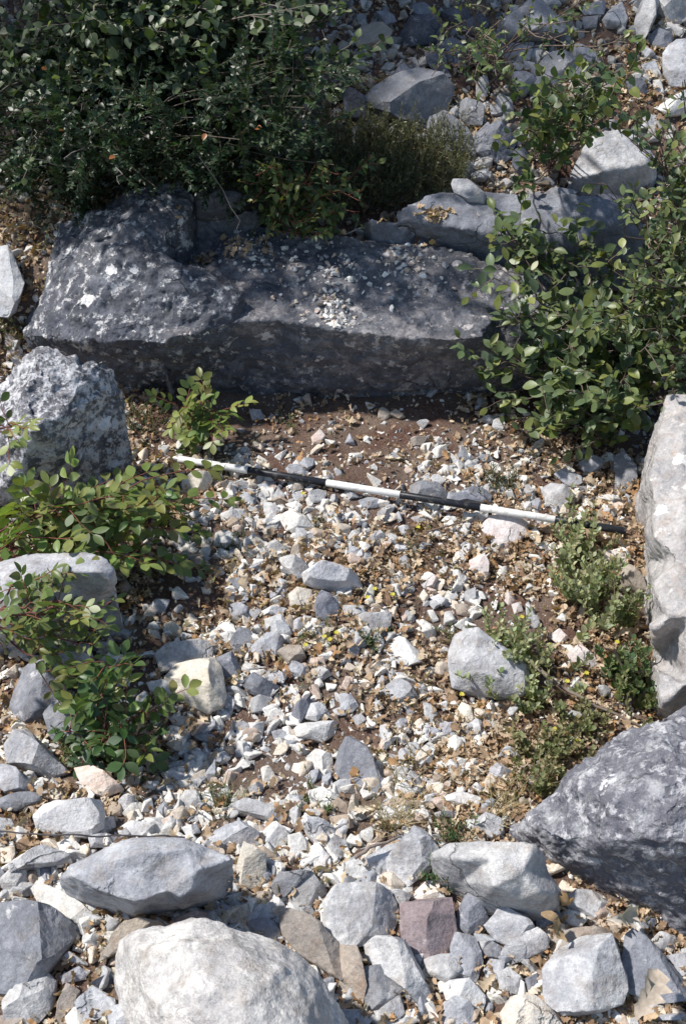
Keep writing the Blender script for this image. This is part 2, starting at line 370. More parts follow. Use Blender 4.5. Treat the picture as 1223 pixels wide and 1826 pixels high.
# ------------------------------------------------------------------ the large stones
rockcat = 'stone'
def major(o, label, px, py, wpx, hpx, grp=None, cat='stone'):
    tag(o, label, cat, grp); STONES.append([o, px, py, wpx, hpx, None, label]); return o
slab = patch_rock('stone_slab',
  [(290,700,-.02),(380,705,-.02),(470,708,-.02),(560,712,-.02),(650,714,-.02),(740,715,-.02),(830,714,-.02),(900,712,-.02),(980,705,-.02),(1060,690,-.02),(1110,640,.04),
   (1105,575,.2),(1078,515,.28),(1060,497,.30),(980,488,.31),(900,476,.32),(800,443,.335),(720,430,.345),(620,419,.355),(540,410,.355),(470,398,.36),(400,392,.355),(335,400,.34),(300,440,.3),(285,520,.27),(285,620,.2)],
  [(300,602,.275),(380,584,.28),(430,572,.28),(500,570,.28),(560,580,.28),(620,590,.28),(690,598,.278),(750,602,.276),(800,606,.275),(860,600,.27),(950,588,.26),(1050,570,.25),
   (300,612,.255),(380,594,.26),(430,582,.26),(500,580,.26),(560,590,.26),(620,600,.26),(690,608,.258),(750,612,.256),(800,616,.255),(860,610,.25),(950,598,.24),(1050,580,.23),
   (340,670,.07),(430,676,.07),(560,680,.07),(700,683,.07),(830,683,.07),(960,676,.07),(430,630,.155),(600,640,.155),(760,648,.155),(900,640,.155),
   (480,540,.285),(560,545,.287),(640,555,.287),(720,565,.286),(800,568,.283),(880,560,.28),(980,540,.275),
   (400,520,.30),(500,500,.305),(600,500,.305),(700,505,.303),(800,505,.305),(900,520,.292),(420,450,.33),(520,450,.33),(640,455,.33),(760,468,.322),(1020,520,.285)],
  MAT['slab'], 3.1, vox=0.0065, amp=0.0045, freq=9, pit=0.010, strata=0.004, rl=0, step=0.012)
major(slab, 'long grey limestone slab with shaded front face spanning the back of the pit', 700, 560, 780, 310)
lb = patch_rock('boulder',
  [(40,640,.0),(90,660,.0),(160,690,-.02),(235,712,-.02),(330,702,-.02),(430,690,-.02),(445,640,.12),(446,580,.24),(440,540,.30),(436,520,.34),(375,482,.375),(300,452,.38),(299,410,.43),(335,385,.44),(345,345,.46),(335,334,.47),(300,326,.48),(235,336,.45),(180,368,.40),(112,396,.32),(92,430,.28),(75,510,.22),(30,580,.12)],
  [(60,600,.17),(110,606,.20),(200,608,.24),(290,612,.25),(350,600,.26),(420,566,.285),(330,640,.16),(230,650,.13),(330,672,.07),
   (110,500,.30),(190,440,.39),(240,452,.40),(300,490,.385),(370,512,.365),(420,535,.33),(200,500,.355),(240,530,.325),(310,560,.30),(150,560,.275),(100,560,.24),(180,400,.395),(250,370,.45),(300,350,.475),(270,420,.42),(220,405,.425),(130,440,.34)],
  MAT['lichen'], 8.2, vox=0.0065, amp=0.009, freq=11, pit=0.014, strata=0.003, rl=0)
major(lb, 'huge dark grey boulder spotted with white lichen at the left end of the slab', 230, 520, 410, 380, cat='boulder')
b3 = patch_rock('boulder',
  [(-30,925,.0),(-40,760,.12),(-20,705,.24),(20,655,.34),(65,614,.40),(110,622,.40),(150,638,.37),(185,636,.36),(212,665,.32),(228,720,.24),(228,790,.12),(218,850,.03),(190,895,-.01),(120,915,-.01),(50,925,-.01)],
  [(70,655,.40),(150,668,.37),(192,700,.31),(185,770,.20),(40,700,.37),(60,760,.345),(120,740,.34),(120,810,.23),(40,830,.22),(10,780,.26),(170,840,.09),(90,870,.10),(160,720,.32)],
  MAT['mott'], 5.5, vox=0.006, amp=0.014, freq=10, pit=0.014)
major(b3, 'rounded boulder mottled black and white standing beside the left shrub', 110, 770, 230, 300, cat='boulder')
b4 = patch_rock('boulder',
  [(-30,1150,.02),(-30,1015,.24),(50,985,.27),(150,984,.28),(190,995,.28),(209,1012,.27),(207,1050,.19),(200,1100,.05),(150,1130,.02),(60,1148,.02)],
  [(20,1030,.28),(100,1020,.285),(180,1020,.285),(195,1035,.265),(100,1075,.25),(20,1090,.22),(170,1075,.16),(100,1110,.12),(30,1125,.11)],
  MAT['P'], 2.5, vox=0.006, amp=0.006, freq=7)
major(b4, 'smooth pale boulder half hidden by the red-stemmed shrub at the left edge', 100, 1065, 220, 160, cat='boulder')
orth = patch_rock('upright_slab',
  [(1190,705,.33),(1225,706,.34),(1330,730,.34),(1345,1275,.24),(1200,1280,.03),(1173,1264,.02),(1163,1180,.02),(1156,1100,.02),(1153,1000,.03),(1150,920,.05),(1146,880,.08),(1150,820,.12),(1164,765,.2)],
  [(1180,760,.33),(1166,815,.32),(1158,860,.315),(1172,900,.30),(1168,960,.295),(1166,1040,.28),(1166,1120,.26),(1172,1200,.24),(1182,1255,.23),(1225,760,.36),(1225,900,.33),(1200,1000,.32),(1230,1100,.31),(1230,1220,.26),(1205,850,.33),(1195,1100,.29)],
  MAT['orth'], 4.4, vox=0.006, amp=0.010, freq=9, pit=0.008, strata=0.0)
major(orth, 'tall pale slab set on edge along the right side of the pit', 1190, 980, 110, 560)
b6 = patch_rock('boulder',
  [(900,1500,.06),(915,1480,.12),(960,1430,.19),(1010,1374,.24),(1075,1324,.27),(1140,1284,.29),(1225,1244,.30),(1330,1225,.30),(1345,1700,.12),(1225,1675,.08),(1150,1632,.08),(1080,1602,.08),(1000,1580,.07),(940,1550,.06),(903,1512,.06)],
  [(960,1470,.23),(1020,1400,.30),(1090,1345,.33),(1180,1295,.35),(1080,1420,.37),(1180,1400,.41),(1260,1380,.43),(1000,1500,.24),(1060,1500,.32),(1160,1500,.36),(1240,1500,.38),(1020,1550,.15),(1100,1570,.18),(1200,1610,.19),(960,1515,.15)],
  MAT['pit'], 1.7, vox=0.006, amp=0.012, freq=9, pit=0.014, base=-0.1)
major(b6, 'massive pitted grey boulder filling the lower right corner', 1100, 1450, 330, 420, cat='boulder')
b7 = patch_rock('boulder',
  [(211,1700,.17),(220,1672,.20),(250,1660,.22),(300,1652,.24),(345,1640,.26),(400,1642,.27),(440,1655,.27),(500,1678,.27),(560,1722,.26),(600,1780,.24),(628,1830,.2),(640,1930,.15),(260,1930,.12),(228,1840,.12),(213,1760,.13)],
  [(250,1690,.27),(330,1680,.31),(420,1690,.33),(500,1720,.325),(560,1780,.29),(260,1760,.27),(350,1760,.35),(450,1780,.36),(540,1840,.32),(300,1840,.28),(420,1860,.34)],
  MAT['round'], 9.9, vox=0.0045, amp=0.006, freq=9, pit=0.004, base=-0.05, rl=1)
major(b7, 'big rounded whitish boulder with grey and brown blotches at the bottom of the photo', 420, 1740, 420, 200, cat='boulder')
b8 = patch_rock('stone',
  [(104,1568,.17),(125,1541,.22),(175,1519,.24),(215,1500,.25),(240,1494,.255),(330,1494,.27),(375,1512,.27),(416,1531,.25),(414,1575,.15),(402,1604,.11),(330,1632,.09),(240,1640,.10),(150,1614,.11),(122,1596,.13)],
  [(128,1561,.245),(178,1588,.24),(240,1611,.238),(322,1601,.25),(343,1586,.262),(350,1552,.29),(412,1533,.285),(185,1538,.265),(262,1570,.262),(250,1520,.30),(330,1515,.30),(300,1590,.255)],
  MAT['P'], 6.1, vox=0.0035, amp=0.0035, freq=12, base=0.06, rl=0)
major(b8, 'large flat angular grey stone with dark right side above the rounded boulder', 260, 1567, 310, 145)
b9 = patch_rock('stone',
  [(768,1522,.19),(800,1503,.22),(860,1500,.24),(930,1500,.25),(955,1505,.25),(970,1522,.23),(976,1555,.2),(1002,1590,.17),(995,1615,.14),(965,1637,.13),(900,1626,.13),(858,1610,.14),(822,1572,.16),(790,1552,.17)],
  [(810,1530,.235),(880,1530,.262),(945,1518,.262),(930,1555,.255),(880,1580,.24),(960,1590,.225),(990,1595,.19),(930,1605,.20),(965,1622,.16)],
  MAT['P'], 7.3, vox=0.004, amp=0.003, freq=9, base=0.08, rl=2)
major(b9, 'smooth pale grey tapering stone with a thin crack, left of the pitted corner boulder', 885, 1565, 230, 137)
ledge = patch_rock('stone_ledge',
  [(640,400,.36),(700,415,.34),(760,428,.33),(850,450,.32),(900,466,.31),(960,476,.30),(1040,480,.30),(1120,470,.30),(1160,420,.38),(1140,375,.45),(1060,350,.47),(960,340,.46),(860,338,.46),(780,343,.46),(720,365,.45),(660,385,.42)],
  [(700,395,.40),(760,400,.405),(850,410,.41),(930,425,.405),(1030,430,.40),(780,365,.44),(860,375,.43),(960,385,.43),(1080,400,.43)],
  MAT['G'], 12.3, vox=0.008, amp=0.007, freq=9, pit=0.006, base=0.2)
major(ledge, 'low grey rock ledge running behind the slab under the right shrub', 850, 400, 500, 110)
bk = patch_rock('stone',
  [(340,402,.34),(400,406,.34),(455,396,.35),(464,372,.41),(432,340,.48),(380,333,.49),(343,343,.47)],
  [(360,382,.42),(400,377,.43),(442,372,.42),(385,352,.48),(425,352,.47)], MAT['D'], 14.0, vox=0.007, amp=0.006, freq=12, base=0.2)
major(bk, 'dark lichened stone wedged behind the huge boulder under the dark shrub', 400, 370, 118, 60)
def on(px, py, l): return (px, py, hit(px, py, l).z)
blk = patch_rock('stone',
  [on(*q) for q in ((1008,345,.0),(1060,356,.0),(1120,352,.0),(1168,325,.01),(1170,285,.06),(1148,250,.09),(1110,228,.10),(1060,234,.10),(1040,260,.08),(1016,305,.03))],
  [on(*q) for q in ((1020,318,.07),(1075,306,.10),(1150,292,.10),(1055,268,.115),(1110,255,.12),(1040,338,.03),(1100,335,.03))], MAT['P'], 15.0, vox=0.006, amp=0.005, freq=12, base=0.3)
major(blk, 'big block with sunlit pale top and shaded underside in the upper right shrubs', 1085, 290, 150, 120)
for o in (slab, lb, b3, ledge): add_bvh(o)

# ------------------------------------------------------------------ measured stones: outlines read off enlarged tiles of the photo
TILES = {
(612,0): """G|93,340 150,305 270,255 350,275 380,310 370,380 330,420 200,405 120,380|broad wedge-shaped grey rock on the hillside above the heath bush
G|565,90 610,60 680,30 740,50 790,95 760,110 620,145 580,150|large humped grey rock near the top edge of the hillside
D|200,120 230,90 330,60 350,90 330,150 240,170 200,160|dark slanting rock near the top, right of the tan rock
T|40,110 110,95 170,110 150,150 80,160 50,150|tan rock at the top beside the dark shrub
D|290,170 350,165 365,210 370,270 330,260 300,220|dark narrow rock, left one of a standing pair on the hillside
G|360,140 420,125 440,170 430,230 390,250 360,215|grey rock, right one of a standing pair on the hillside
G|690,235 740,195 810,190 830,220 790,260 760,320 700,290|pointed grey rock above the leafy upper shrub
G|810,180 850,160 905,195 880,220 830,210
G|800,230 850,225 865,260 820,290 800,290
T|810,290 870,275 960,280 940,320 830,350 810,325|flat tan-grey rock among the leaves of the upper shrub
P|1025,120 1050,40 1070,0 1120,0 1110,60 1060,150 1030,150|tall pale leaning rock by the top right corner
P|1110,0 1223,0 1230,60 1190,85 1120,50|pale broad rock cut off by the top right corner
P|925,70 960,20 990,10 1010,60 1000,100 940,95|pale triangular rock at the top edge
P|845,30 930,10 925,50 860,50
G|850,65 905,60 900,95 860,95
G|1080,145 1120,110 1175,115 1170,160 1110,170
P|1110,90 1150,75 1215,105 1200,130 1140,110
P|1145,180 1180,155 1240,165 1240,300 1170,300 1145,260|tall pale grey rock cut off by the right edge near the top
P|1065,235 1110,220 1130,260 1090,290
P|1050,420 1090,410 1140,425 1110,450 1060,450
W|1110,380 1160,365 1223,345 1240,400 1160,410|bright white rock at the right edge above the shrub
G|420,370 455,360 500,400 490,440 440,440 415,410
G|525,370 560,335 595,370 600,400 570,410 530,400
P|475,290 510,275 520,310 500,355 475,340
G|470,490 530,450 590,460 612,500 590,560 560,580 480,540|chunky grey rock right of the heath bush
G|412,540 440,505 475,505 470,560 420,565
P|410,590 440,570 470,590 450,610
P|460,580 500,550 530,565 525,595 470,600
D|610,540 650,530 665,590 630,620 605,590
P|615,470 640,465 645,500 620,520
G|470,480 510,440 520,460 490,490
G|300,430 380,410 465,480 450,520 380,540 310,500|dark grey rock just under the broad wedge-shaped rock
D|0,340 30,320 85,360 70,420 10,410
G|180,265 220,240 250,260 210,290
G|570,180 620,165 670,170 660,210 590,220
P|650,180 690,170 715,195 690,220 655,210
G|640,225 680,230 690,270 650,265
G|600,280 650,270 690,285 640,340 610,330
G|665,300 700,285 735,320 700,350 665,340
P|710,700 760,680 830,685 800,720 730,735
W|415,745 460,715 520,720 510,760 440,775|white flat stone lying on the low rock ledge
P|380,395 400,385 412,410 390,422
P|490,378 510,362 524,372 505,388
P|455,620 500,610 530,625 500,645 460,640
P|540,650 580,640 605,650 580,670
P|430,690 470,675 500,690 470,710
P|660,10 750,5 770,20 700,35
P|590,25 630,10 640,35 610,50
D|415,90 470,65 520,60 510,100 450,120
G|230,20 290,10 320,35 270,65
D|350,50 400,30 450,40 440,80 390,90
D|1010,285 1060,280 1090,320 1060,350 1020,330
P|840,410 880,400 890,450 860,470
D|870,730 930,710 1040,715 1060,760 1000,830 900,820|dark rock under the leaves at the end of the ledge
G|-95,525 -60,508 -25,530 -35,555 -85,557|small rounded grey rock left of the heath bush
G|30,190 70,178 95,200 60,215
G|110,60 150,45 190,70 150,90
G|450,200 490,190 510,220 480,245
P|1140,20 1160,10 1165,30 1150,40
P|1050,180 1080,170 1110,190 1080,205
P|890,225 920,220 925,250 900,260
P|760,130 800,125 810,150 775,155
G|540,120 570,110 590,150 555,165
P|1100,290 1130,285 1140,330 1115,345
P|690,0 740,-15 800,-10 790,8""",
(612,300): """P|375,250 400,230 440,240 490,285 480,310 430,300 385,280|smooth oval cobble resting on the back edge of the slab""",
(0,300): """W|-30,290 10,290 50,370 87,405 80,440 50,480 60,500 30,520 -30,510|bright white rock at the left edge above the narrow pale rock
R|15,595 40,590 80,650 75,710 50,700 20,630|narrow pale rock between the mottled boulder and the left edge
P|905,360 930,352 948,365 940,382 915,378
W|820,285 838,280 850,292 835,305""",
(0,680): """C|650,350 700,330 745,325 755,350 740,390 680,405 655,390|cream block just below the pole's white left end
W|620,550 640,525 665,530 678,560 670,600 650,625 620,580|white upright oval stone right of the red-stemmed shrub
W|770,550 800,530 840,545 850,575 800,595 765,585|white stone with a small dark green sprig beside it
W|790,470 830,460 880,475 875,500 830,505 790,490
P|715,415 750,405 780,420 760,440 715,435
W|710,455 740,445 760,465 735,475
W|675,470 700,465 715,480 690,490
W|940,440 970,435 1000,455 975,485 945,475
W|935,490 970,490 1010,510 1000,530 940,525
W|990,480 1040,465 1090,480 1120,520 1060,545 1020,530|white peaked stone below the left black band of the pole
W|920,370 950,365 970,385 945,400
P|850,240 880,235 900,255 870,270
P|1100,400 1130,390 1165,400 1150,430 1110,430
P|1170,460 1223,460 1230,490 1190,505
P|1020,310 1060,305 1110,330 1080,340 1030,330
W|1150,320 1180,320 1195,345 1160,355
P|990,625 1040,620 1080,640 1110,680 1090,700 1060,725 1040,690 1010,660|pale stone touching the left end of the long white stone
W|1080,685 1130,672 1200,655 1290,700 1290,740 1200,752 1130,735 1090,722|long bright white stone in the middle of the pit
C|1030,760 1060,735 1110,745 1120,790 1090,820 1040,815|rounded cream stone below the long white stone
G|1120,800 1150,750 1180,760 1220,830 1190,860 1130,840|grey triangular stone right of the rounded cream stone
G|820,720 850,705 900,715 880,750 840,760
P|815,800 850,790 885,810 870,850 830,850
P|885,820 920,805 940,820 910,850
W|935,820 970,800 1025,810 1000,835 940,840
W|945,850 1000,830 1030,870 1040,900 990,920 950,880|white notched stone two stones above the big cream stone
P|955,580 985,570 1020,595 990,620 960,610
C|800,410 840,405 855,430 820,450 795,440
T|660,645 710,625 745,640 700,665
C|570,870 610,860 650,880 640,919 590,919
P|530,790 570,775 600,790 585,830 540,825
P|890,110 930,105 945,130 900,140
P|955,130 970,115 985,130 975,150
R|1110,200 1140,175 1160,195 1140,225 1115,220
P|860,280 885,272 890,295 865,300
P|1060,345 1090,340 1105,360 1075,370
P|1040,400 1070,390 1085,415 1050,425
W|1150,420 1175,425 1165,450 1140,445
P|1190,310 1210,300 1223,330 1200,340
P|905,700 945,690 960,705 930,720
W|1085,545 1115,535 1135,560 1100,575
P|925,600 950,590 960,620 935,630""",
(612,680): """G|240,375 270,360 330,370 375,400 360,425 280,420 240,400|smooth grey stone crossed by the pole's middle black band
G|375,410 430,395 460,375 500,380 530,400 520,430 440,435|grey hump-backed stone behind the pole's middle black band
P|55,425 100,415 140,425 120,450 70,455
W|20,470 40,455 70,490 60,500 25,495
P|90,560 130,530 150,555 140,580 100,585
W|150,550 180,535 205,570 190,585 155,575
P|115,470 140,460 165,480 150,505
W|195,520 230,515 240,545 215,555
W|180,590 220,575 230,600 195,610
P|175,480 200,465 210,495 190,505
R|495,520 520,480 570,475 655,485 655,530 620,560 600,600 570,595 540,560 510,550|pinkish white wedge-shaped stone propping the pole from below
W|660,535 685,525 700,550 690,570 665,560
W|710,590 750,575 770,600 730,615
P|705,385 740,365 800,370 830,400 790,440 750,470 730,465 735,420|pale jagged stone just above the pole's right white band
P|620,375 660,370 680,390 650,410 625,400
P|665,430 690,420 710,440 700,465 670,455
P|755,330 790,310 850,330 860,350 820,375 790,365
P|840,290 880,270 920,275 925,300 880,330 840,310|pale stone partly under the right shrub's lowest leaves
G|965,260 1000,255 1040,310 1045,370 1010,410 980,420 970,380|grey block standing on end left of the upright right slab
P|405,260 440,250 460,260 440,285 410,275
G|480,270 520,260 535,280 500,290
P|370,300 400,295 410,310 380,320
T|240,205 275,195 300,205 280,230 245,230
R|310,200 340,200 360,215 340,230
T|125,100 140,95 170,125 140,145 125,130
T|155,110 190,105 220,125 200,135
R|450,640 500,615 520,650 515,690 480,680 450,670
R|275,690 300,680 340,710 320,740 290,740 275,720
P|180,690 200,670 225,700 210,735 185,730
W|385,680 415,675 440,705 420,725 390,710
P|190,640 220,625 245,650 230,665
P|60,620 90,610 110,640 85,655 60,645
R|920,620 950,600 1000,610 1005,650 970,665 930,650|pinkish stone among the sage sprigs near the upright right slab
T|980,700 1010,650 1060,690 1080,740 1040,750 1000,740|tan slab fragment leaning at the foot of the upright right slab
P|910,640 930,635 950,675 910,680
P|40,840 80,825 170,825 165,870 120,910 50,890|squarish pale grey stone right of the grey triangular stone
P|0,800 70,800 80,830 40,840 0,830
W|310,770 340,765 375,780 350,800 315,795
R|560,760 600,750 620,780 590,800
R|600,795 630,790 640,820 610,830
T|400,800 440,795 465,820 440,840 405,830
W|395,870 420,850 460,840 470,865 430,890|small white triangular stone above the squarish grey stone half hidden by sage
P|665,840 690,835 705,870 680,880
P|260,305 280,295 290,315 270,322
W|280,340 300,330 315,345 295,355
P|0,380 30,390 60,410 20,420
W|60,455 85,450 100,480 80,490
P|240,485 270,480 300,500 260,505
W|300,540 340,530 350,550 320,560
W|330,625 350,620 370,650 355,665
C|270,770 285,755 305,770 290,795
W|300,820 320,815 340,850 320,860
W|215,870 240,865 250,890 225,895
P|610,650 625,640 630,670 615,685""",
(0,1050): """G|35,400 70,330 80,275 155,262 150,300 230,300 235,360 190,450 150,490 90,470 40,430|dark grey standing stone with a pale flake face at the left
P|215,240 260,215 320,195 330,240 345,280 290,300 250,310|pale angular stone behind the pinnate sprig
G|170,470 200,430 260,410 330,400 350,430 340,500 290,540 230,570 180,520|blue-grey stone half covered by the pinnate sprig
P|15,560 50,505 100,500 150,550 200,620 240,650 180,680 100,650 30,620|large pale stone sloping right below the dark standing stone
P|-20,620 60,640 115,700 100,730 20,730 -20,700|pale blue stone at the left edge below the large sloping stone
R|270,640 330,640 400,680 440,715 380,740 300,720|pinkish cream slab lying below the pinnate sprig
G|-20,750 60,735 150,730 140,770 60,790 -20,790|flat grey stone at the left edge beside the bright block
W|125,800 160,765 350,762 365,800 360,850 320,880 200,880 140,850|bright white block with a shaded right side at lower left
P|560,230 600,200 680,180 755,185 755,240 700,260 600,290 570,290|broad grey stone directly above the big cream stone
C|590,320 640,280 760,250 785,280 770,330 800,380 795,410 740,435 680,410 640,370 600,340|big cream stone left of centre in the pit
W|525,335 580,330 630,345 640,380 590,380 540,365|white stone against the left side of the big cream stone
W|765,170 800,155 840,155 830,200 790,220 770,200
G|825,200 850,140 890,145 905,190 890,240 840,240|upright grey stone right of the broad grey stone
P|895,200 950,170 1010,180 1000,230 950,245 900,235
G|770,250 830,235 860,290 850,330 800,330 775,290
G|865,340 910,300 960,330 995,350 960,390 890,370
P|955,310 1000,295 1025,310 1010,335 965,330
P|1030,280 1050,255 1110,290 1100,320 1050,310
T|990,230 1030,200 1080,215 1090,245 1030,270
P|1110,290 1140,275 1185,305 1150,325 1115,315
G|1020,470 1060,410 1105,380 1105,420 1060,490 1030,490|slanting grey blade of stone right of the big cream stone
W|1090,460 1110,410 1160,400 1165,430 1130,470
W|1050,490 1090,478 1200,478 1205,510 1150,545 1060,520|flat white stone just below the slanting grey blade
P|690,490 720,465 770,460 770,495 730,515
P|600,455 650,455 690,465 680,490 620,485
P|630,510 660,500 685,520 665,545 640,535
P|835,485 870,475 900,490 880,510 840,505
P|970,510 1000,500 1030,520 1020,550 980,540
W|1090,600 1130,580 1180,590 1190,640 1150,680 1110,660
W|930,640 955,630 995,680 980,705 940,690
P|575,660 620,650 660,660 650,690 600,690
T|595,690 640,700 630,730 600,730
P|885,710 920,690 945,700 930,735 900,735
T|830,740 860,705 885,720 870,760 840,765
G|455,565 500,590 520,640 490,655 460,620
P|395,790 440,740 480,740 470,800 430,810
W|440,800 470,770 510,760 515,790 480,830
W|415,850 470,830 545,835 545,870 500,880 430,875
T|590,740 640,735 645,760 610,770
P|625,780 660,720 700,720 720,770 690,800
P|725,870 780,840 860,830 920,870 915,925 840,930 760,919|rounded pale grey stone at the upper right of the large flat angular stone
P|830,770 870,750 960,780 1040,780 1060,830 980,830 850,800|long pale stone with a green tuft at its left end
W|935,870 970,845 1000,850 1040,890 1000,919 950,905
W|1080,830 1140,820 1195,850 1190,900 1140,919 1100,880
P|1040,740 1080,735 1090,770 1050,780
W|1100,720 1150,705 1210,740 1200,780 1150,790 1110,760
P|320,880 380,870 420,885 410,919 330,919
P|1000,1 1025,5 1015,30 995,20
P|1185,430 1223,420 1235,450 1200,455
W|1020,360 1050,355 1075,385 1040,405
P|1140,440 1165,430 1185,450 1160,470
W|1120,330 1140,320 1155,345 1130,355
P|480,400 510,395 520,420 490,425
W|530,470 555,450 580,480 550,505
T|700,440 740,430 760,445 720,460
P|600,580 625,570 645,590 620,605
P|690,640 715,630 730,650 705,660
W|790,720 815,710 825,735 800,745
P|570,790 590,780 610,800 585,815
W|560,830 585,820 600,850 575,860
W|610,835 635,830 640,870 615,870
W|650,850 700,840 715,870 670,885
R|370,820 405,815 415,850 380,860""",
(612,1050): """P|375,210 410,170 480,180 530,230 600,260 650,300 640,370 600,380 450,370 390,350 395,280|large squarish grey stone half hidden by the sage sprigs
W|150,210 170,165 200,165 240,200 285,230 280,255 220,270 180,250|white stone below the squarish pale grey stone
P|130,370 160,340 200,320 240,340 262,380 240,400 160,400|pale pyramid-shaped stone in the middle of the lower pit
R|800,235 830,205 880,225 905,265 880,290 820,280|pinkish stone behind the bare sage stem
R|730,170 770,150 800,175 770,200
W|285,410 310,415 340,450 330,490 300,490 290,450
C|395,450 420,405 455,420 462,460 440,490 400,475
P|345,480 400,475 410,500 370,535 340,520
P|450,480 480,460 500,490 490,530 455,530
W|270,500 300,485 322,505 315,530 275,525
P|180,480 220,460 245,475 230,500 185,500
W|245,605 290,570 305,548 332,565 310,630 275,625|bright white flake standing out right of the shadowed grey stone
W|375,560 400,540 440,585 400,590
P|520,640 550,620 600,650 590,700 550,700 520,670
W|360,740 400,725 490,745 480,775 420,785 370,765|white oblong stone left of the pitted corner boulder's tip
W|190,525 220,510 235,545 205,560
G|-40,620 -20,540 30,530 80,560 130,640 165,720 150,750 130,720 60,700 0,690|grey triangular stone with a deeply shadowed right side in the lower pit
W|165,680 190,640 230,640 220,690 180,705
T|260,770 300,760 330,770 320,790 270,795
P|330,800 400,795 470,800 440,815 340,815
W|480,790 510,785 510,810 480,815
P|470,830 510,800 560,820 570,870 530,890 490,870
W|440,720 470,695 500,710 490,735 450,735
P|15,240 40,180 60,190 55,230 30,250
P|-10,370 30,380 55,415 30,440 -10,430
P|30,460 60,445 80,470 50,490
P|535,470 560,460 590,480 560,490
W|500,470 530,470 550,500 520,510
W|130,490 155,480 175,520 160,560 135,530
C|470,650 500,645 500,680 475,685
W|95,410 130,400 145,425 110,435
P|215,420 240,415 255,440 230,450
W|340,410 370,400 385,425 355,435
P|420,530 450,530 455,550 430,555
P|240,675 270,670 280,700 250,710
W|110,455 130,445 145,460 125,475
W|600,520 630,515 640,535 610,545
P|650,495 670,485 690,500 665,512
P|20,800 60,790 90,810 50,830
W|160,760 190,740 210,770 180,785
P|290,290 310,285 320,300 300,310
P|150,290 170,280 190,300 165,320""",
(0,1366): """G|-30,510 60,500 170,510 255,560 260,600 200,680 150,740 20,790 -30,780|large grey rock at the left edge left of the rounded boulder
W|110,430 125,400 180,430 230,490 290,490 343,550 290,570 220,540 150,500|jagged white stone under the left end of the large flat stone
C|80,375 110,350 140,350 150,400 120,410
G|130,380 160,345 200,360 195,410 150,415
P|5,400 50,375 100,385 105,430 60,460 10,430|pale stone at the left edge above the large grey rock
P|40,350 90,320 150,290 230,310 300,330 200,350 120,345 50,375|flat greyish slab touching the upper left of the large flat stone
T|350,690 400,600 440,560 500,545 580,570 500,610 430,630 380,670|tan-grey stone leaning against the rounded boulder's left shoulder
K|610,560 690,525 730,530 720,575 640,570|dull pink-grey stone on the rounded boulder's top edge
P|740,500 790,490 830,510 820,560 760,545
W|720,540 760,535 805,565 790,590 720,580
C|850,360 870,320 875,280 900,310 945,320 945,370 930,430 900,445 870,435 850,400|bright cream-white stone with a pointed top right of the large flat stone
P|10,830 60,780 160,745 200,770 190,850 130,919 30,935|blue-grey angular rock in the lower left corner
T|190,940 220,830 245,795 280,810 240,940|narrow tan stone standing by the lower left corner rock
P|220,750 280,720 315,735 300,760 230,775
G|340,730 370,710 390,730 380,760 350,760
P|270,840 330,790 400,830 410,870 340,900 270,890
P|380,870 440,850 470,880 480,930 390,930
D|340,780 400,740 430,790 380,800
G|965,430 1000,380 1060,375 1100,380 1050,440 1000,470
P|1030,500 1050,430 1100,375 1140,420 1160,450 1100,500|pointed grey stone left of the squarish blue-white rock
P|870,560 920,500 970,490 990,530 950,570
W|975,510 990,465 1030,520 1000,560 975,550
T|890,470 920,450 970,450 960,490 900,500
P|800,470 870,450 900,470 860,500 810,495
G|880,560 950,550 1000,570 1000,630 930,620
T|1005,540 1040,520 1110,560 1223,640 1240,780 1150,720 1060,660 1010,600|long tan-grey stone sloping along the rounded boulder's right shoulder
P|1060,510 1100,500 1135,540 1100,560
W|1170,400 1190,360 1240,360 1240,420 1200,425
W|1110,290 1140,280 1180,330 1160,370 1115,365
W|1030,250 1070,240 1105,280 1090,330 1035,320
P|1170,270 1200,250 1240,270 1240,340 1190,340
T|-10,890 50,885 100,905 80,950 -10,950
C|280,290 310,280 325,305 300,330
P|-20,190 40,195 60,240 20,270 -20,260
C|520,250 560,240 600,255 560,268
P|930,380 960,375 975,400 945,420
P|810,570 850,560 880,580 850,600""",
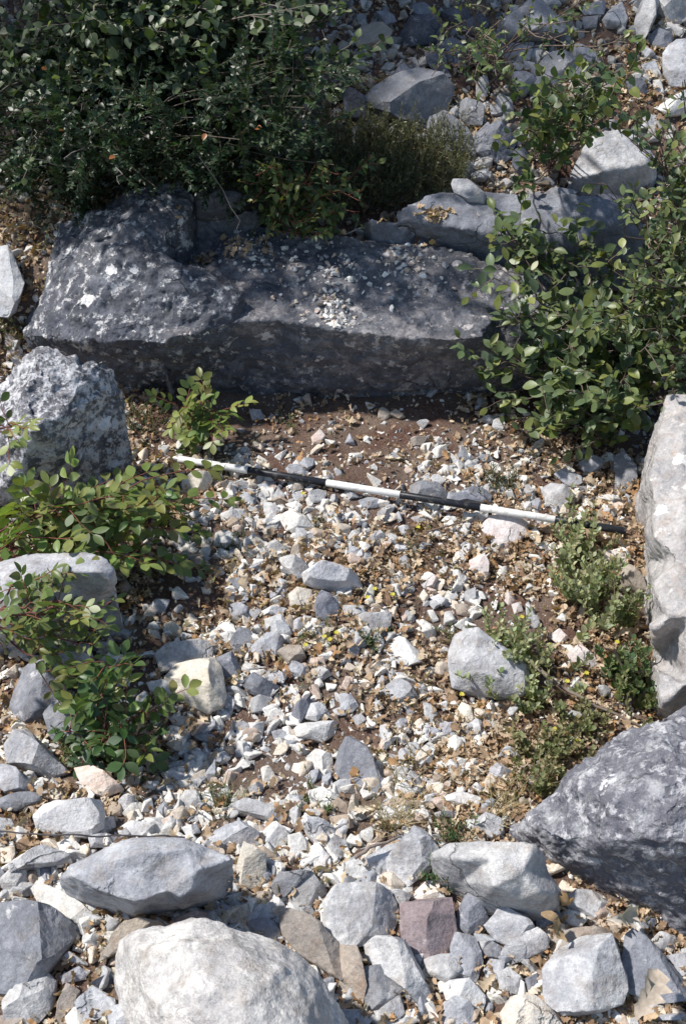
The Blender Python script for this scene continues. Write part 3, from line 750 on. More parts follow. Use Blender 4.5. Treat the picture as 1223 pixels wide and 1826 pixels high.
(612,1366): """P|-60,490 -20,430 90,430 160,450 210,520 200,570 150,620 20,635 -50,600|squarish blue-white rock left of the pink stone
K|212,500 300,485 380,480 395,560 400,610 370,660 290,690 230,670 215,600|pink angular stone near the bottom, the only reddish one of its size
P|160,330 200,280 250,225 290,245 330,300 300,370 200,440 170,380|speckled grey pointed stone left of the smooth tapering stone
W|85,330 150,290 200,275 190,330 160,390 110,380|white stone against the speckled pointed stone
W|0,350 50,335 95,370 70,420 0,400
G|0,395 40,400 70,430 0,432
P|130,440 200,440 240,460 215,500
R|250,450 310,410 340,420 330,480 260,490
G|410,520 440,460 480,475 510,540 500,580 440,600 415,570|grey stone under the left part of the smooth tapering stone
P|510,570 560,525 640,530 685,590 650,610 600,640 550,620|pale banded stone tucked under the smooth tapering stone
P|80,640 130,620 220,625 250,680 290,770 330,850 300,870 240,820 170,710 90,690|long pale plank-like stone slanting below the pink stone
G|65,800 80,730 150,710 205,800 150,850 90,890|grey block right of the rounded boulder at the bottom
P|385,650 400,600 470,610 500,700 470,760 410,740 390,690|pale blue stone right of and below the pink stone
P|290,690 380,670 420,740 370,770 300,740
P|565,670 600,620 690,598 725,620 720,650 640,690 590,705|pale flat-topped stone below the banded stone
P|500,730 520,690 570,700 560,770 510,760
P|550,740 590,720 640,760 620,810 560,800
W|360,790 380,770 450,760 500,820 490,870 430,850 370,830|white block near the bottom edge right of the plank-like stone
P|345,860 400,830 450,850 490,930 350,940
C|565,880 600,830 680,830 740,870 780,930 580,950|pale cream stone cut off by the bottom edge
G|495,650 530,630 560,650 550,690 500,680
T|725,650 760,600 850,580 940,590 945,620 830,640 760,690|tan-grey stone behind the big blue-grey rounded rock
P|720,780 725,730 770,670 860,620 945,615 960,700 1000,790 990,830 900,860 850,850 790,880 730,840|big blue-grey domed rock at the bottom right
P|815,870 900,860 970,865 960,890 870,905 820,895|flat pale stone under the big blue-grey domed rock
G|985,740 1010,610 1040,600 1100,680 1160,740 1250,770 1250,820 1140,840 1050,790 990,790|purplish grey peaked rock in the bottom right corner
P|1090,640 1130,600 1180,610 1190,650 1130,660
G|1040,590 1080,545 1110,550 1100,620 1060,615
P|1140,680 1223,665 1250,740 1200,745
P|800,470 830,445 930,450 940,490 900,540 840,520 800,500|pale stone among dry leaves right of the smooth tapering stone
P|1110,900 1150,880 1240,885 1240,905 1120,910
W|960,925 1040,895 1060,940 970,945
T|-10,650 50,670 60,740 80,800 60,870 -10,840
P|-10,870 70,870 100,930 -10,940
P|130,870 200,820 215,880 180,925 130,905
G|690,540 740,520 770,530 760,590 720,600 690,570
P|630,690 690,690 710,720 670,735
C|1190,510 1240,500 1240,545 1200,530
T|250,720 280,700 310,730 285,760
G|650,760 690,740 700,800 660,810
P|230,880 260,870 270,910 240,920""",
}
rng = random.Random(11)
CAT = 'limestone rocks and stones strewn in and around the pit'
for (ox, oy), txt in TILES.items():
    for line in txt.split('\n'):
        a = line.split('|'); poly = [(ox + float(q.split(',')[0]) / 2, oy + float(q.split(',')[1]) / 2) for q in a[1].split()]
        lf = 0.17 if 'propping' in line else 0.42 if a[1] in ('375,250 400,230 440,240 490,285 480,310 430,300 385,280', '415,745 460,715 520,720 510,760 440,775') else None
        o, cx, cy, wp, hp = outline_rock(poly, a[0], rng, lift=lf)
        if lf == 0.42: o.location.z = max(o.location.z, top_z(o.location.x, o.location.y) + 0.01)
        STONES.append([o, cx, cy, wp, hp, a[0], a[2] if len(a) > 2 else None])

# further loose chips, the largest of the gravel, one object each
extra = []
zones = [(300,940,860,1480,60)]
tries = 0
while len(STONES) < 318 and tries < 3000:
    tries += 1
    x0, x1, y0, y1, _ = zones[0]; px, py = rng.uniform(x0, x1), rng.uniform(y0, y1)
    if any(abs(px - s[1]) < s[3] / 2 + 12 and abs(py - s[2]) < s[4] / 2 + 10 for s in STONES): continue
    r = rng.uniform(9, 15); k = rng.randint(5, 7); a0 = rng.uniform(0, 6)
    poly = [(px + r * rng.uniform(.8, 1.2) * math.cos(a0 + 6.283 * i / k) * 1.1, py + r * rng.uniform(.6, 1.0) * math.sin(a0 + 6.283 * i / k)) for i in range(k)]
    tn = rng.choice('WWWPPCR'); o, cx, cy, wp, hp = outline_rock(poly, tn, rng); STONES.append([o, cx, cy, wp, hp, tn, None])

# labels of the unnamed stones: look, then place next to a named stone one can find
TONE = {'W': 'white', 'P': 'pale grey', 'G': 'grey', 'D': 'dark grey', 'C': 'cream', 'T': 'tan', 'K': 'pink', 'R': 'pinkish'}
SHORT = [('the pole\'s white left end', 380, 828), ('the pole\'s left black band', 512, 853), ('the pole\'s middle white band', 646, 876), ('the pole\'s middle black band', 784, 898),
 ('the pole\'s right white band', 922, 917), ('the long white stone', 597, 1030), ('the big cream stone', 350, 1220), ('the rounded cream stone', 537, 1070), ('the cream block', 350, 862),
 ('the pinkish propping stone', 900, 946), ('the squarish pale grey stone', 665, 1112), ('the pyramid-shaped stone', 710, 1230), ('the bright white flake', 757, 1345),
 ('the shadowed grey triangular stone', 640, 1370), ('the large squarish grey stone', 868, 1190), ('the slanting grey blade', 537, 1265), ('the white oblong stone', 825, 1427),
 ('the bright white block', 125, 1462), ('the large flat angular stone', 260, 1567), ('the rounded boulder', 420, 1740), ('the pointed cream-white stone', 448, 1548), ('the squarish blue-white rock', 640, 1632),
 ('the pink angular stone', 765, 1655), ('the smooth tapering stone', 885, 1565), ('the domed blue-grey rock', 1040, 1745), ('the peaked purplish rock', 1160, 1730), ('the plank-like stone', 720, 1720),
 ('the lower left corner rock', 55, 1790), ('the dark standing stone', 68, 1240), ('the wedge-shaped hillside rock', 738, 170), ('the humped top rock', 950, 45), ('the tall leaning pale rock', 1150, 40),
 ('the chunky rock beside the heath bush', 882, 255), ('the pointed rock above the upper shrub', 990, 130), ('the flat tan-grey hillside rock', 1050, 155), ('the big sunlit block', 1085, 290), ('the slab\'s resting oval cobble', 828, 436),
 ('the dark slanting top rock', 750, 60), ('the tan top rock', 665, 65), ('the rounded pale grey stone', 412, 1490), ('the upright oval white stone', 325, 967), ('the jagged pale stone', 990, 888), ('the standing grey block', 1112, 848), ('the tan leaning fragment', 1128, 1030)]
def words(t): return len(t.split())
auto = {}
for s in STONES:
    o, px, py, wp, hp, tone, lab = s
    if lab is None:
        big = math.sqrt(wp * hp); size = 'tiny' if big < 16 else 'small' if big < 28 else 'medium' if big < 48 else 'sizeable'
        asp = wp / max(hp, 1); shape = 'flat' if asp > 1.9 else 'oblong' if asp > 1.4 else 'upright' if asp < 0.75 else 'chunky'
        best = None
        for nm, ax, ay in sorted(SHORT, key=lambda a: math.hypot(px - a[1], py - a[2]))[:3]:
            dx, dy = px - ax, py - ay; ang = math.degrees(math.atan2(-dy, dx)) % 360
            d8 = ['right of', 'up and right of', 'directly above', 'up and left of', 'left of', 'down and left of', 'directly below', 'down and right of'][int((ang + 22.5) // 45) % 8]
            k = (size, shape, TONE[tone], d8, nm)
            if best is None: best = k
            if k not in auto: best = k; break
        auto.setdefault(best, []).append(s)
    else: tag(o, lab, 'stone', CAT) if tone is not None else o.__setitem__('group', CAT)
ORD = {1: [''], 2: [', {0} of two', ', {1} of two'], 3: [', {0} of three', ', middle one of three', ', {1} of three']}
for (size, shape, tn, d8, nm), L in auto.items():
    sx = max(a[1] for a in L) - min(a[1] for a in L); sy = max(a[2] for a in L) - min(a[2] for a in L)
    ax, (lo, hi) = (1, ('leftmost', 'rightmost')) if sx > sy else (2, ('uppermost', 'lowest')); L.sort(key=lambda a: a[ax])
    for i, a in enumerate(L):
        q = ORD[len(L)][i].format(lo, hi) if len(L) <= 3 else ', ' + ['first', 'second', 'third', 'fourth', 'fifth', 'sixth', 'seventh'][i] + (' from left' if ax == 1 else ' from top')
        t = f'{size} {shape} {tn} stone {d8} {nm}{q}'
        if words(t) > 16: t = f'{size} {tn} stone {d8} {nm}{q}'
        tag(a[0], t, 'stone', CAT)

# ------------------------------------------------------------------ gravel, leaf litter
rs = np.random.RandomState(21)
def hull_template(seed, n=11, flat=0.6, bev=True):
    r = np.random.RandomState(seed); p = r.normal(size=(n, 3)); p /= np.linalg.norm(p, axis=1)[:, None]; p *= r.uniform(.8, 1.1, (n, 1)); p *= [1, r.uniform(.6, .95), flat * r.uniform(.7, 1.2)]
    bm = bmesh.new()
    for q in p: bm.verts.new(q)
    bmesh.ops.convex_hull(bm, input=bm.verts); bmesh.ops.delete(bm, geom=[v for v in bm.verts if not v.link_faces], context='VERTS')
    (bmesh.ops.bevel(bm, geom=bm.edges[:], offset=0.05, segments=1, affect='EDGES') if bev else 0); bmesh.ops.triangulate(bm, faces=bm.faces)
    bm.verts.index_update(); V = np.array([v.co[:] for v in bm.verts]); F = np.array([[v.index for v in f.verts] for f in bm.faces]); bm.free(); return V, F
TPL = [hull_template(k) for k in range(10)]; TPS = [hull_template(k + 20, 9, .6, False) for k in range(8)]
def rand_rot(n, tiltmax=0.6):
    a = rs.uniform(0, 6.283, n); b = rs.normal(0, tiltmax * .5, n); c = rs.normal(0, tiltmax * .5, n)
    ca, sa, cb, sb, cc, s_c = np.cos(a), np.sin(a), np.cos(b), np.sin(b), np.cos(c), np.sin(c)
    Z = np.zeros(n); O = np.ones(n)
    Rz = np.stack([ca, -sa, Z, sa, ca, Z, Z, Z, O], 1).reshape(n, 3, 3); Rx = np.stack([O, Z, Z, Z, cb, -sb, Z, sb, cb], 1).reshape(n, 3, 3)
    Ry = np.stack([cc, Z, s_c, Z, O, Z, -s_c, Z, cc], 1).reshape(n, 3, 3); return Rz @ Rx @ Ry
def batch(templates, P, S, ROT, C):
    Vs, Fs, Cs, off = [], [], [], 0; ids = rs.randint(0, len(templates), len(P))
    for k, (tv, tf) in enumerate(templates):
        m = ids == k; n = int(m.sum())
        if not n: continue
        v = np.einsum('nij,vj->nvi', ROT[m], tv) * S[m][:, None, None] + P[m][:, None, :]
        f = tf[None] + (np.arange(n) * len(tv))[:, None, None] + off
        Vs.append(v.reshape(-1, 3)); Fs.append(f.reshape(-1, tf.shape[1])); Cs.append(np.repeat(C[m], len(tv), 0)); off += n * len(tv)
    return np.concatenate(Vs), np.concatenate(Fs), np.concatenate(Cs)
def box(px, py, x0, x1, y0, y1, s=40):
    return sstep(x0 - s, x0 + s, px) * sstep(x1 + s, x1 - s, px) * sstep(y0 - s, y0 + s, py) * sstep(y1 + s, y1 - s, py)
def scatter(n):
    y = rs.uniform(.55, 4.4, n); x = rs.uniform(-1, 1, n) * (.75 + .28 * y); z = Hn(x, y); P = np.stack([x, y, z], 1); px, py = proj(P); return P, px, py
def zone_gravel(px, py):
    d = 0.55 + 0 * px
    d = np.maximum(d, 1.0 * box(px, py, 290, 860, 850, 1480)); d *= 1 - 0.8 * box(px, py, 200, 1150, 640, 800, 30)
    d *= 1 - 0.55 * box(px, py, 880, 1160, 960, 1440); d *= 1 - 0.5 * box(px, py, 200, 420, 900, 1110, 30)
    d = np.maximum(d, .8 * box(px, py, -400, 1700, -400, 380))
    return np.clip(d, 0, 1)
def tones(n, warm=0.5):
    pal = np.array([(.74,.715,.67), (.60,.59,.575), (.43,.43,.44), (.60,.525,.44), (.42,.34,.27), (.33,.34,.37), (.52,.42,.36)])
    p = np.array([.30, .22, .14, .14 * warm * 2, .09 * warm * 2, .08, .05]); p /= p.sum()
    c = pal[rs.choice(len(pal), n, p=p)] * rs.uniform(.82, 1.12, (n, 1)); return np.clip(c, 0, .85)
def gravel(name, n, smin, smax, power, dens, warm=0.5, dark=None):
    P, px, py = scatter(n); q = P * 6; keep = rs.rand(n) < dens(px, py) * np.clip(0.75 + 0.7 * fbm(q * [1, 1, 0], 3), 0.15, 1.3)
    P, px, py = P[keep], px[keep], py[keep]; m = len(P); S = smin + (smax - smin) * rs.rand(m) ** power; P[:, 2] += S * 0.22
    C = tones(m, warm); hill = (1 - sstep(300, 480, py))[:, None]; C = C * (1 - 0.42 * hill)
    P[:, 2] -= S * .08; V, F, K = batch(TPL if smin > .006 else TPS, P, S, rand_rot(m, 0.9), C)
    return tag(link(name, mesh_np(name, V, F, K), M_GRAVEL), kind='stuff')
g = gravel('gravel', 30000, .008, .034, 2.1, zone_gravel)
tag(g, 'pale broken limestone gravel covering the pit floor and the rubble around it', 'gravel')
fine = lambda px, py: np.clip(0.35 * zone_gravel(px, py) + 0.9 * box(px, py, 280, 560, 1190, 1440, 50) + .25 * box(px, py, 250, 1150, 700, 900), 0, 1)
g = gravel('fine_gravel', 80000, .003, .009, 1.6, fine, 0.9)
tag(g, 'fine cream and brown chippings between the larger stones', 'gravel')

rub = lambda px, py: np.clip(.9 * (1 - sstep(330, 430, py)) * sstep(520, 640, px) + 1.0 * sstep(1440, 1520, py) + .35 * box(px, py, -60, 250, 1180, 1500) + .34 * box(px, py, 290, 860, 880, 1480), 0, 1)
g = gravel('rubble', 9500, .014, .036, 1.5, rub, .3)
tag(g, 'fist-sized and smaller grey rubble packed between the larger stones', 'rubble')

def leaf_outline(pts, fold=0.15, curl=0.25):
    """flat leaf from half-outline points (x along, y half-width); two strips folded along the midrib"""
    n = len(pts); V = []; F = []
    for x, y in pts: V += [(x, 0, -curl * x * x), (x, y, fold * y - curl * x * x), (x, -y, fold * y - curl * x * x)]
    for i in range(n - 1):
        a, b = 3 * i, 3 * i + 3; F += [(a, b, b + 1, a + 1), (a, a + 2, b + 2, b)]
    return np.array(V, float), np.array(F)
OAK = [(0,.01),(.12,.06),(.22,.17),(.32,.09),(.42,.26),(.52,.13),(.64,.32),(.74,.17),(.86,.22),(.95,.1),(1,.01)]
def curled(seed):
    r = random.Random(seed); V, F = leaf_outline(OAK, r.uniform(.1, .8), r.uniform(-.5, .6)); V[:, 2] += .08 * np.sin(V[:, 0] * r.uniform(5, 11) + seed) + .1 * np.sin(V[:, 1] * 9 + seed); V[:, 0] -= .5; return V, F
LT = [curled(k) for k in range(8)]
def litter_dens(px, py):
    d = 0.4 + 0 * px
    d = np.maximum(d, .95 * box(px, py, 860, 1170, 940, 1480)); d = np.maximum(d, .9 * box(px, py, 200, 430, 880, 1120)); d = np.maximum(d, .62 * box(px, py, 300, 880, 860, 1300))
    d = np.maximum(d, .8 * box(px, py, 960, 1300, 1560, 1900)); d = d * (1 - .45 * box(px, py, -100, 960, 1470, 1900)); d = np.maximum(d, .55 * box(px, py, 800, 1150, 760, 940))
    d = np.maximum(d, .75 * box(px, py, -200, 110, 330, 720)); d = np.maximum(d, .6 * box(px, py, 560, 1300, -50, 420)); d = np.maximum(d, .75 * box(px, py, 780, 1170, 1080, 1480)); d *= 1 - .75 * box(px, py, 280, 820, 680, 820, 25)
    return d
def litter(n, smin, smax, name):
    P, px, py = scatter(n); keep = rs.rand(n) < litter_dens(px, py) * np.clip(.6 + .9 * fbm(P * [5, 5, 0] + 9, 3), .05, 1.4); P, px, py = P[keep], px[keep], py[keep]; m = len(P)
    S = rs.uniform(smin, smax, m); P[:, 2] += rs.uniform(.006, .02, m)
    pal = np.array([(.45,.33,.225), (.35,.235,.15), (.55,.44,.32), (.25,.165,.11), (.64,.56,.46), (.40,.235,.12)])
    C = pal[rs.choice(6, m, p=[.25,.2,.2,.15,.1,.1])] * rs.uniform(.8, 1.15, (m, 1))
    V, F, K = batch(LT, P, S, rand_rot(m, 1.1), C); return tag(link(name, mesh_np(name, V, F, K, True), M_LITTER), 'dry brown fallen oak leaves and leaf crumbs between the stones', 'leaf litter', kind='stuff')
litter(26000, .018, .042, 'leaf_litter')
tag(litter(125000, .008, .021, 'leaf_crumbs'), 'small brown leaf fragments and husks lying over the soil', 'leaf litter')

# rubble lying on top of the slab
def slab_debris():
    P, S = [], []
    for (cx, cy, rx, ry, n) in ((600,515,52,66,190), (725,468,34,26,90), (560,490,120,60,80), (460,455,60,40,110), (700,420,120,10,120), (760,490,80,40,60), (600,560,40,22,70)):
        for _ in range(n):
            a = W(cx + rng.gauss(0, rx * .55), cy + rng.gauss(0, ry * .5), .31); h = BVH[0].ray_cast(Vector((a.x, a.y, 2)), Vector((0, 0, -1)))
            if h[0] is None or h[0].z < .2: continue
            s = .0025 + .012 * rng.random() ** 1.7; P.append((a.x, a.y, h[0].z + s * .3)); S.append(s)
    P = np.array(P); S = np.array(S); m = len(P); V, F, K = batch(TPL, P, S, rand_rot(m, .7), np.clip(tones(m, .5) * 1.08, 0, .8))
    tag(link('stone_chips', mesh_np('stone_chips', V, F, K), M_GRAVEL), 'patches of pale crumbled stone chips lying on the slab top', 'gravel', kind='stuff')
    P = []
    for (cx, cy, rx, ry, n) in ((770,428,55,8,26), (430,435,60,20,26), (340,440,40,15,14), (660,424,60,7,10)):
        for _ in range(n):
            a = W(cx + rng.gauss(0, rx * .5), cy + rng.gauss(0, ry * .5), .35); P.append((a.x, a.y, top_z(a.x, a.y) + .008))
    P = np.array(P); m = len(P); C = np.array([(.45,.33,.23)] * m) * rs.uniform(.6, 1.3, (m, 1)); V, F, K = batch(LT, P, rs.uniform(.015, .04, m), rand_rot(m, 1.1), C)
    tag(link('leaves_on_slab', mesh_np('leaves_on_slab', V, F, K, True), M_LITTER), 'dry leaves caught along the back edge of the slab top', 'leaf litter', kind='stuff')
slab_debris()

# ------------------------------------------------------------------ plants
OVAL = leaf_outline([(0,.015),(.1,.02),(.2,.13),(.4,.24),(.6,.27),(.8,.2),(.93,.09),(1,.01)], .35, .2)
OVATE = leaf_outline([(0,.015),(.12,.02),(.25,.2),(.42,.27),(.62,.22),(.82,.11),(1,.01)], .3, .3)
BROAD = leaf_outline([(0,.015),(.1,.02),(.18,.26),(.38,.38),(.6,.34),(.82,.2),(1,.02)], .25, .15)
NARROW = leaf_outline([(0,.02),(.3,.09),(.6,.1),(.85,.06),(1,.01)], .3, .25)
class Plant:
    def __init__(s): s.lv = {}; s.bv = []; s.bf = []; s.bc = []; s.nb = 0
    def leaf(s, tpl, p, d, up, L, c):
        x = d.normalized(); y = up.cross(x)
        if y.length < 1e-3: y = Vector((1, 0, 0)).cross(x)
        y.normalize(); z = x.cross(y); s.lv.setdefault(tpl, []).append((p[:], (x[0], y[0], z[0], x[1], y[1], z[1], x[2], y[2], z[2]), L, c))
    def tube(s, pts, r0, r1, c, k=5):
        n = len(pts); base = s.nb
        for i, p in enumerate(pts):
            d = (pts[min(i + 1, n - 1)] - pts[max(i - 1, 0)]).normalized(); a = d.orthogonal().normalized(); b = d.cross(a); r = r0 + (r1 - r0) * i / max(1, n - 1)
            for j in range(k):
                t = 6.283 * j / k; s.bv.append((p + a * (r * math.cos(t)) + b * (r * math.sin(t)))[:]); s.bc.append(c)
        for i in range(n - 1):
            for j in range(k):
                j2 = (j + 1) % k; s.bf.append((base + i * k + j, base + i * k + j2, base + (i + 1) * k + j2, base + (i + 1) * k + j))
        s.nb += n * k
    def build(s, name, label, cat, loc, group=None, foliage='foliage', stems='branches', smooth=True):
        root = empty(name, loc); tag(root, label, cat, group); L = np.array(loc)
        tmap = {'oval': OVAL, 'ovate': OVATE, 'broad': BROAD, 'narrow': NARROW}; Vs, Fs, Cs, off = [], [], [], 0
        for k, items in s.lv.items():
            tv, tf = tmap[k]; P = np.array([i[0] for i in items]); M = np.array([i[1] for i in items]).reshape(-1, 3, 3); S = np.array([i[2] for i in items]); C = np.array([i[3] for i in items])
            wob = tv[None] * np.stack([np.ones(len(P)), rs.uniform(.8, 1.2, len(P)), rs.uniform(-.3, 1.6, len(P))], 1)[:, None, :]
            v = np.einsum('nij,nvj->nvi', M, wob) * S[:, None, None] + P[:, None]; n = len(P)
            Vs.append(v.reshape(-1, 3)); Fs.append((tf[None] + (np.arange(n) * len(tv))[:, None, None] + off).reshape(-1, 4)); Cs.append(np.repeat(C, len(tv), 0)); off += n * len(tv)
        if Vs: link(foliage, mesh_np(foliage, np.concatenate(Vs) - L, np.concatenate(Fs), np.concatenate(Cs), smooth), M_LEAF, root)
        if s.bv: link(stems, mesh_np(stems, np.array(s.bv) - L, s.bf, np.array(s.bc), True), M_STEM, root)
        return root
def curve_pts(a, b, n, wob, rg, lift=0.0):
    out = []; off = Vector((0, 0, 0)); d = (b - a)
    for i in range(n + 1):
        t = i / n; off = off + Vector((rg.gauss(0, wob), rg.gauss(0, wob), rg.gauss(0, wob))) * (1 if i else 0)
        out.append(a + d * t + Vector((0, 0, lift * math.sin(math.pi * min(1, t * 1.0)))) + off * min(1, t * 2))
    return out
def gdir(rg, up=0.0): return Vector((rg.gauss(0, 1), rg.gauss(0, 1), rg.gauss(0, 1) + up)).normalized()
def tint(rg, cols, v=.18):
    c = rg.choice(cols); k = 1 + rg.uniform(-v, v); return (c[0] * k, c[1] * k, c[2] * k)
GREEN = [(.085,.13,.042), (.065,.105,.04), (.105,.145,.045), (.05,.085,.035)]
YEL = [(.17,.20,.055), (.21,.23,.07), (.13,.17,.05)]
DARK = [(.038,.066,.032), (.03,.052,.026), (.045,.074,.034), (.06,.085,.038)]
def shrub(name, label, base, vols, nb, tw, leafn, tpl, L, cols, bark, rg, cat='shrub', twl=.12, r0=.008, tipcols=None, group=None, up=.5, foliage='foliage', face=None):
    """vols: (centre, radii, weight) ellipsoids that the branch ends reach into"""
    P = Plant(); wsum = [v[2] for v in vols]
    for b in range(nb):
        c, r, _ = rg.choices(vols, wsum)[0]; d = gdir(rg); k = rg.random() ** (1 / 3); tgt = c + Vector((d.x * r[0], d.y * r[1], d.z * r[2])) * k
        b0 = base + Vector((rg.gauss(0, .03), rg.gauss(0, .03), 0)); pts = curve_pts(b0, tgt, 9, .012, rg, .05 * rg.random()); P.tube(pts, r0 * rg.uniform(.5, 1), .0012, bark)
        for t in range(tw):
            u = .45 + .55 * (t + rg.random()) / tw; i = min(8, int(u * 9)); a = pts[i].lerp(pts[i + 1], min(1, u * 9 - i)); dr = ((pts[i + 1] - pts[i]).normalized() * .6 + gdir(rg, up)).normalized()
            tl = twl * rg.uniform(.5, 1.2); tp = curve_pts(a, a + dr * tl, 4, .004, rg); P.tube(tp, .0016, .0008, bark, 4)
            for l in range(leafn):
                v = (l + .6) / leafn; j = min(3, int(v * 4)); q = tp[j].lerp(tp[j + 1], min(1, v * 4 - j)); tip = v > .6
                ld = (dr * .5 + gdir(rg, .15) * .9).normalized(); n = (Vector((0, 0, 1)) + gdir(rg) * .6 + (face or Vector()) * .5)
                P.leaf(tpl, q, ld, n, L * rg.uniform(.6, 1.15), tint(rg, tipcols if (tip and tipcols and rg.random() < .5) else cols))
    return P, lambda: P.build(name, label, cat, base, group, foliage)
V3 = Vector
SHG = None
r2 = random.Random(5)
TOCAM = V3((0, -.7, .7))
# dark shrub, upper left: broad leaves above; extends out of the frame upwards and shades the slope
def upper_left():
    base = hit(300, 235); base = V3((-.75, 3.75, H(-.75, 3.75)))
    vols = [(W(60,150,.72), (.32,.2,.22), 1.0), (W(250,60,.85), (.36,.2,.22), 1.3), (W(430,70,.85), (.32,.2,.22), 1.3), (W(400,190,.66), (.28,.15,.14), 1.0), (V3((-.9,3.9,1.35)), (.6,.45,.35), 1.2), (V3((-.1,4.1,1.4)), (.6,.45,.35), 1.6), (W(560,60,.8), (.12,.12,.12), .2)]
    P, fin = shrub('broadleaf_shrub', 'tall dark broad-leaved shrub with pale twigs filling the upper left', base, vols, 190, 10, 9, 'broad', .034, DARK, (.20,.17,.15), r2, twl=.16, r0=.014, tipcols=[(.13,.17,.08), (.20,.24,.14), (.09,.13,.055)], face=TOCAM)
    for _ in range(60):                                      # bare pale twigs
        c = W(r2.uniform(40, 600), r2.uniform(40, 300), .7); P.tube(curve_pts(c, c + gdir(r2, .2) * r2.uniform(.08, .22), 6, .010, r2), .0014, .0006, (.22,.20,.185), 4)
    for _ in range(14): c = W(r2.uniform(60, 560), r2.uniform(20, 280), .75); P.leaf('broad', c, gdir(r2), V3((0, -.5, 1)), .022, (.30,.12,.04))
    fin()
upper_left()
def shade_tree():  # tree added out of view; its crown is placed to shade the slope
    base = V3((-2.7, 5.2, H(-2.7, 5.2))); P, fin = shrub('unseen_shade_oak', 'added oak tree outside the view, uphill to the left, its crown shading the slope', base,
      [(V3((-2.0, 4.45, 3.0)), (1.2, .75, .5), 1.6), (V3((-1.2, 4.6, 3.0)), (.9, .7, .4), 1.0), (V3((-2.8, 4.8, 3.2)), (.9, .9, .7), .6), (V3((-2.7, 4.0, 3.0)), (.95, .5, .35), 1.5)], 210, 11, 9, 'broad', .085, GREEN, (.16,.13,.10), r2, twl=.3, r0=.03, cat='tree')
    P.tube(curve_pts(base + V3((0, 0, -.2)), V3((-2.5, 5.0, 2.6)), 8, .02, r2), .11, .05, (.17,.14,.11), 10); fin()
shade_tree()
def fine_shrub(name, label, base, vols, n, L, cols, rg, per=26, stl=.14):
    """dense low shrub of feathery sprays"""
    P = Plant()
    for b in range(n):
        c, r, _ = rg.choices(vols, [v[2] for v in vols])[0]; d = gdir(rg); k = rg.random() ** .33; a = c + V3((d.x * r[0], d.y * r[1], d.z * r[2])) * k
        dr = (gdir(rg, .1) + TOCAM * .5).normalized(); tp = curve_pts(a, a + dr * stl * rg.uniform(.6, 1.2) + V3((0, 0, -.02)), 5, .004, rg); P.tube(tp, .0013, .0005, (.10,.08,.06), 3)
        side = dr.cross(V3((0, 0, 1)) + gdir(rg) * .4).normalized(); nn = side.cross(dr); tc = tint(rg, cols)
        if b % 6 == 0: P.tube(curve_pts(base, a, 6, .012, rg), .004, .0012, (.12,.10,.08), 4)
        for l in range(per):
            v = .08 + .92 * l / per; j = min(4, int(v * 5)); q = tp[j].lerp(tp[j + 1], v * 5 - j); sd = side if l % 2 else -side
            P.leaf('ovate', q, (sd * (1 - .4 * v) + dr * .5 + gdir(rg) * .45).normalized(), nn + gdir(rg) * .6, L * (1.1 - .5 * v) * rg.uniform(.6, 1.3), (tc[0] * rg.uniform(.85, 1.15), tc[1] * rg.uniform(.85, 1.15), tc[2]))
    return P.build(name, label, 'shrub', base)
fine_shrub('feathery_shrub', 'low dark shrub with feathery leaf sprays hanging over the huge boulder', V3((-.8, 3.5, H(-.8, 3.5))),
  [(W(110,310,.46), (.22,.12,.10), 1.1), (W(60,250,.6), (.22,.12,.14), .8), (W(300,262,.58), (.26,.10,.08), 1.4), (W(430,280,.56), (.18,.10,.08), 1.2), (W(480,180,.8), (.20,.15,.15), .8), (W(200,230,.72), (.28,.12,.12), 1.0)], 620, .020, [(.028,.055,.024), (.036,.068,.026), (.022,.042,.02)], r2)
def heath():
    P = Plant(); base = hit(690, 330); rg = r2
    for k in range(1000):
        a = hit(min(815, max(540, rg.gauss(685, 85))), rg.uniform(262, 385)); a = a + V3((0, 0, -.01)); d = V3((rg.gauss(0, .28), rg.gauss(-.12, .25), 1)).normalized(); L = rg.uniform(.09, .17)
        tp = curve_pts(a, a + d * L, 4, .003, rg); P.tube(tp, .0011, .0006, (.13,.11,.08), 3); tc = tint(rg, [(.13,.15,.075), (.17,.18,.09), (.10,.12,.065), (.22,.21,.11)])
        for l in range(22):
            v = .25 + .75 * l / 22; j = min(3, int(v * 4)); q = tp[j].lerp(tp[j + 1], v * 4 - j); P.leaf('narrow', q, (d + gdir(rg) * .9).normalized(), gdir(rg, .5), .012 * rg.uniform(.7, 1.2), tc)
    P.build('heath_bush', 'low grey-green heath bush with fine upright stems below the wedge-shaped rock', 'shrub', base, stems='stems')
heath()
BR = (.16, .12, .10)
def mk(name, label, base, vols, nb, tw, ln, tpl, L, cols, tips=YEL, twl=.1, r0=.006, bark=BR, up=.4):
    P, fin = shrub(name, label, base, vols, nb, tw, ln, tpl, L, cols, bark, r2, twl=twl, r0=r0, tipcols=tips, face=TOCAM, up=up); return P, fin
GR = [(.12,.16,.07), (.10,.145,.065), (.15,.19,.08), (.075,.11,.06)]
mk('evergreen_shrub', 'large oval-leaved evergreen shrub spreading over the right end of the slab', V3((.86, 2.62, .02)),
   [(W(940,420,.42), (.10,.06,.07), 1.1), (W(1040,430,.45), (.10,.06,.05), .5), (W(1010,610,.30), (.11,.06,.06), 1.1), (W(950,700,.18), (.12,.06,.06), 1.2), (W(1080,700,.24), (.12,.08,.08), 1.3), (W(1145,570,.38), (.09,.08,.12), 1.5), (W(1040,760,.16), (.14,.06,.06), .8), (W(910,390,.46), (.07,.05,.08), .7), (W(890,520,.40), (.05,.04,.08), .5), (W(880,650,.25), (.06,.04,.08), .5)],
   64, 6, 6, 'oval', .044, GR)[1]()
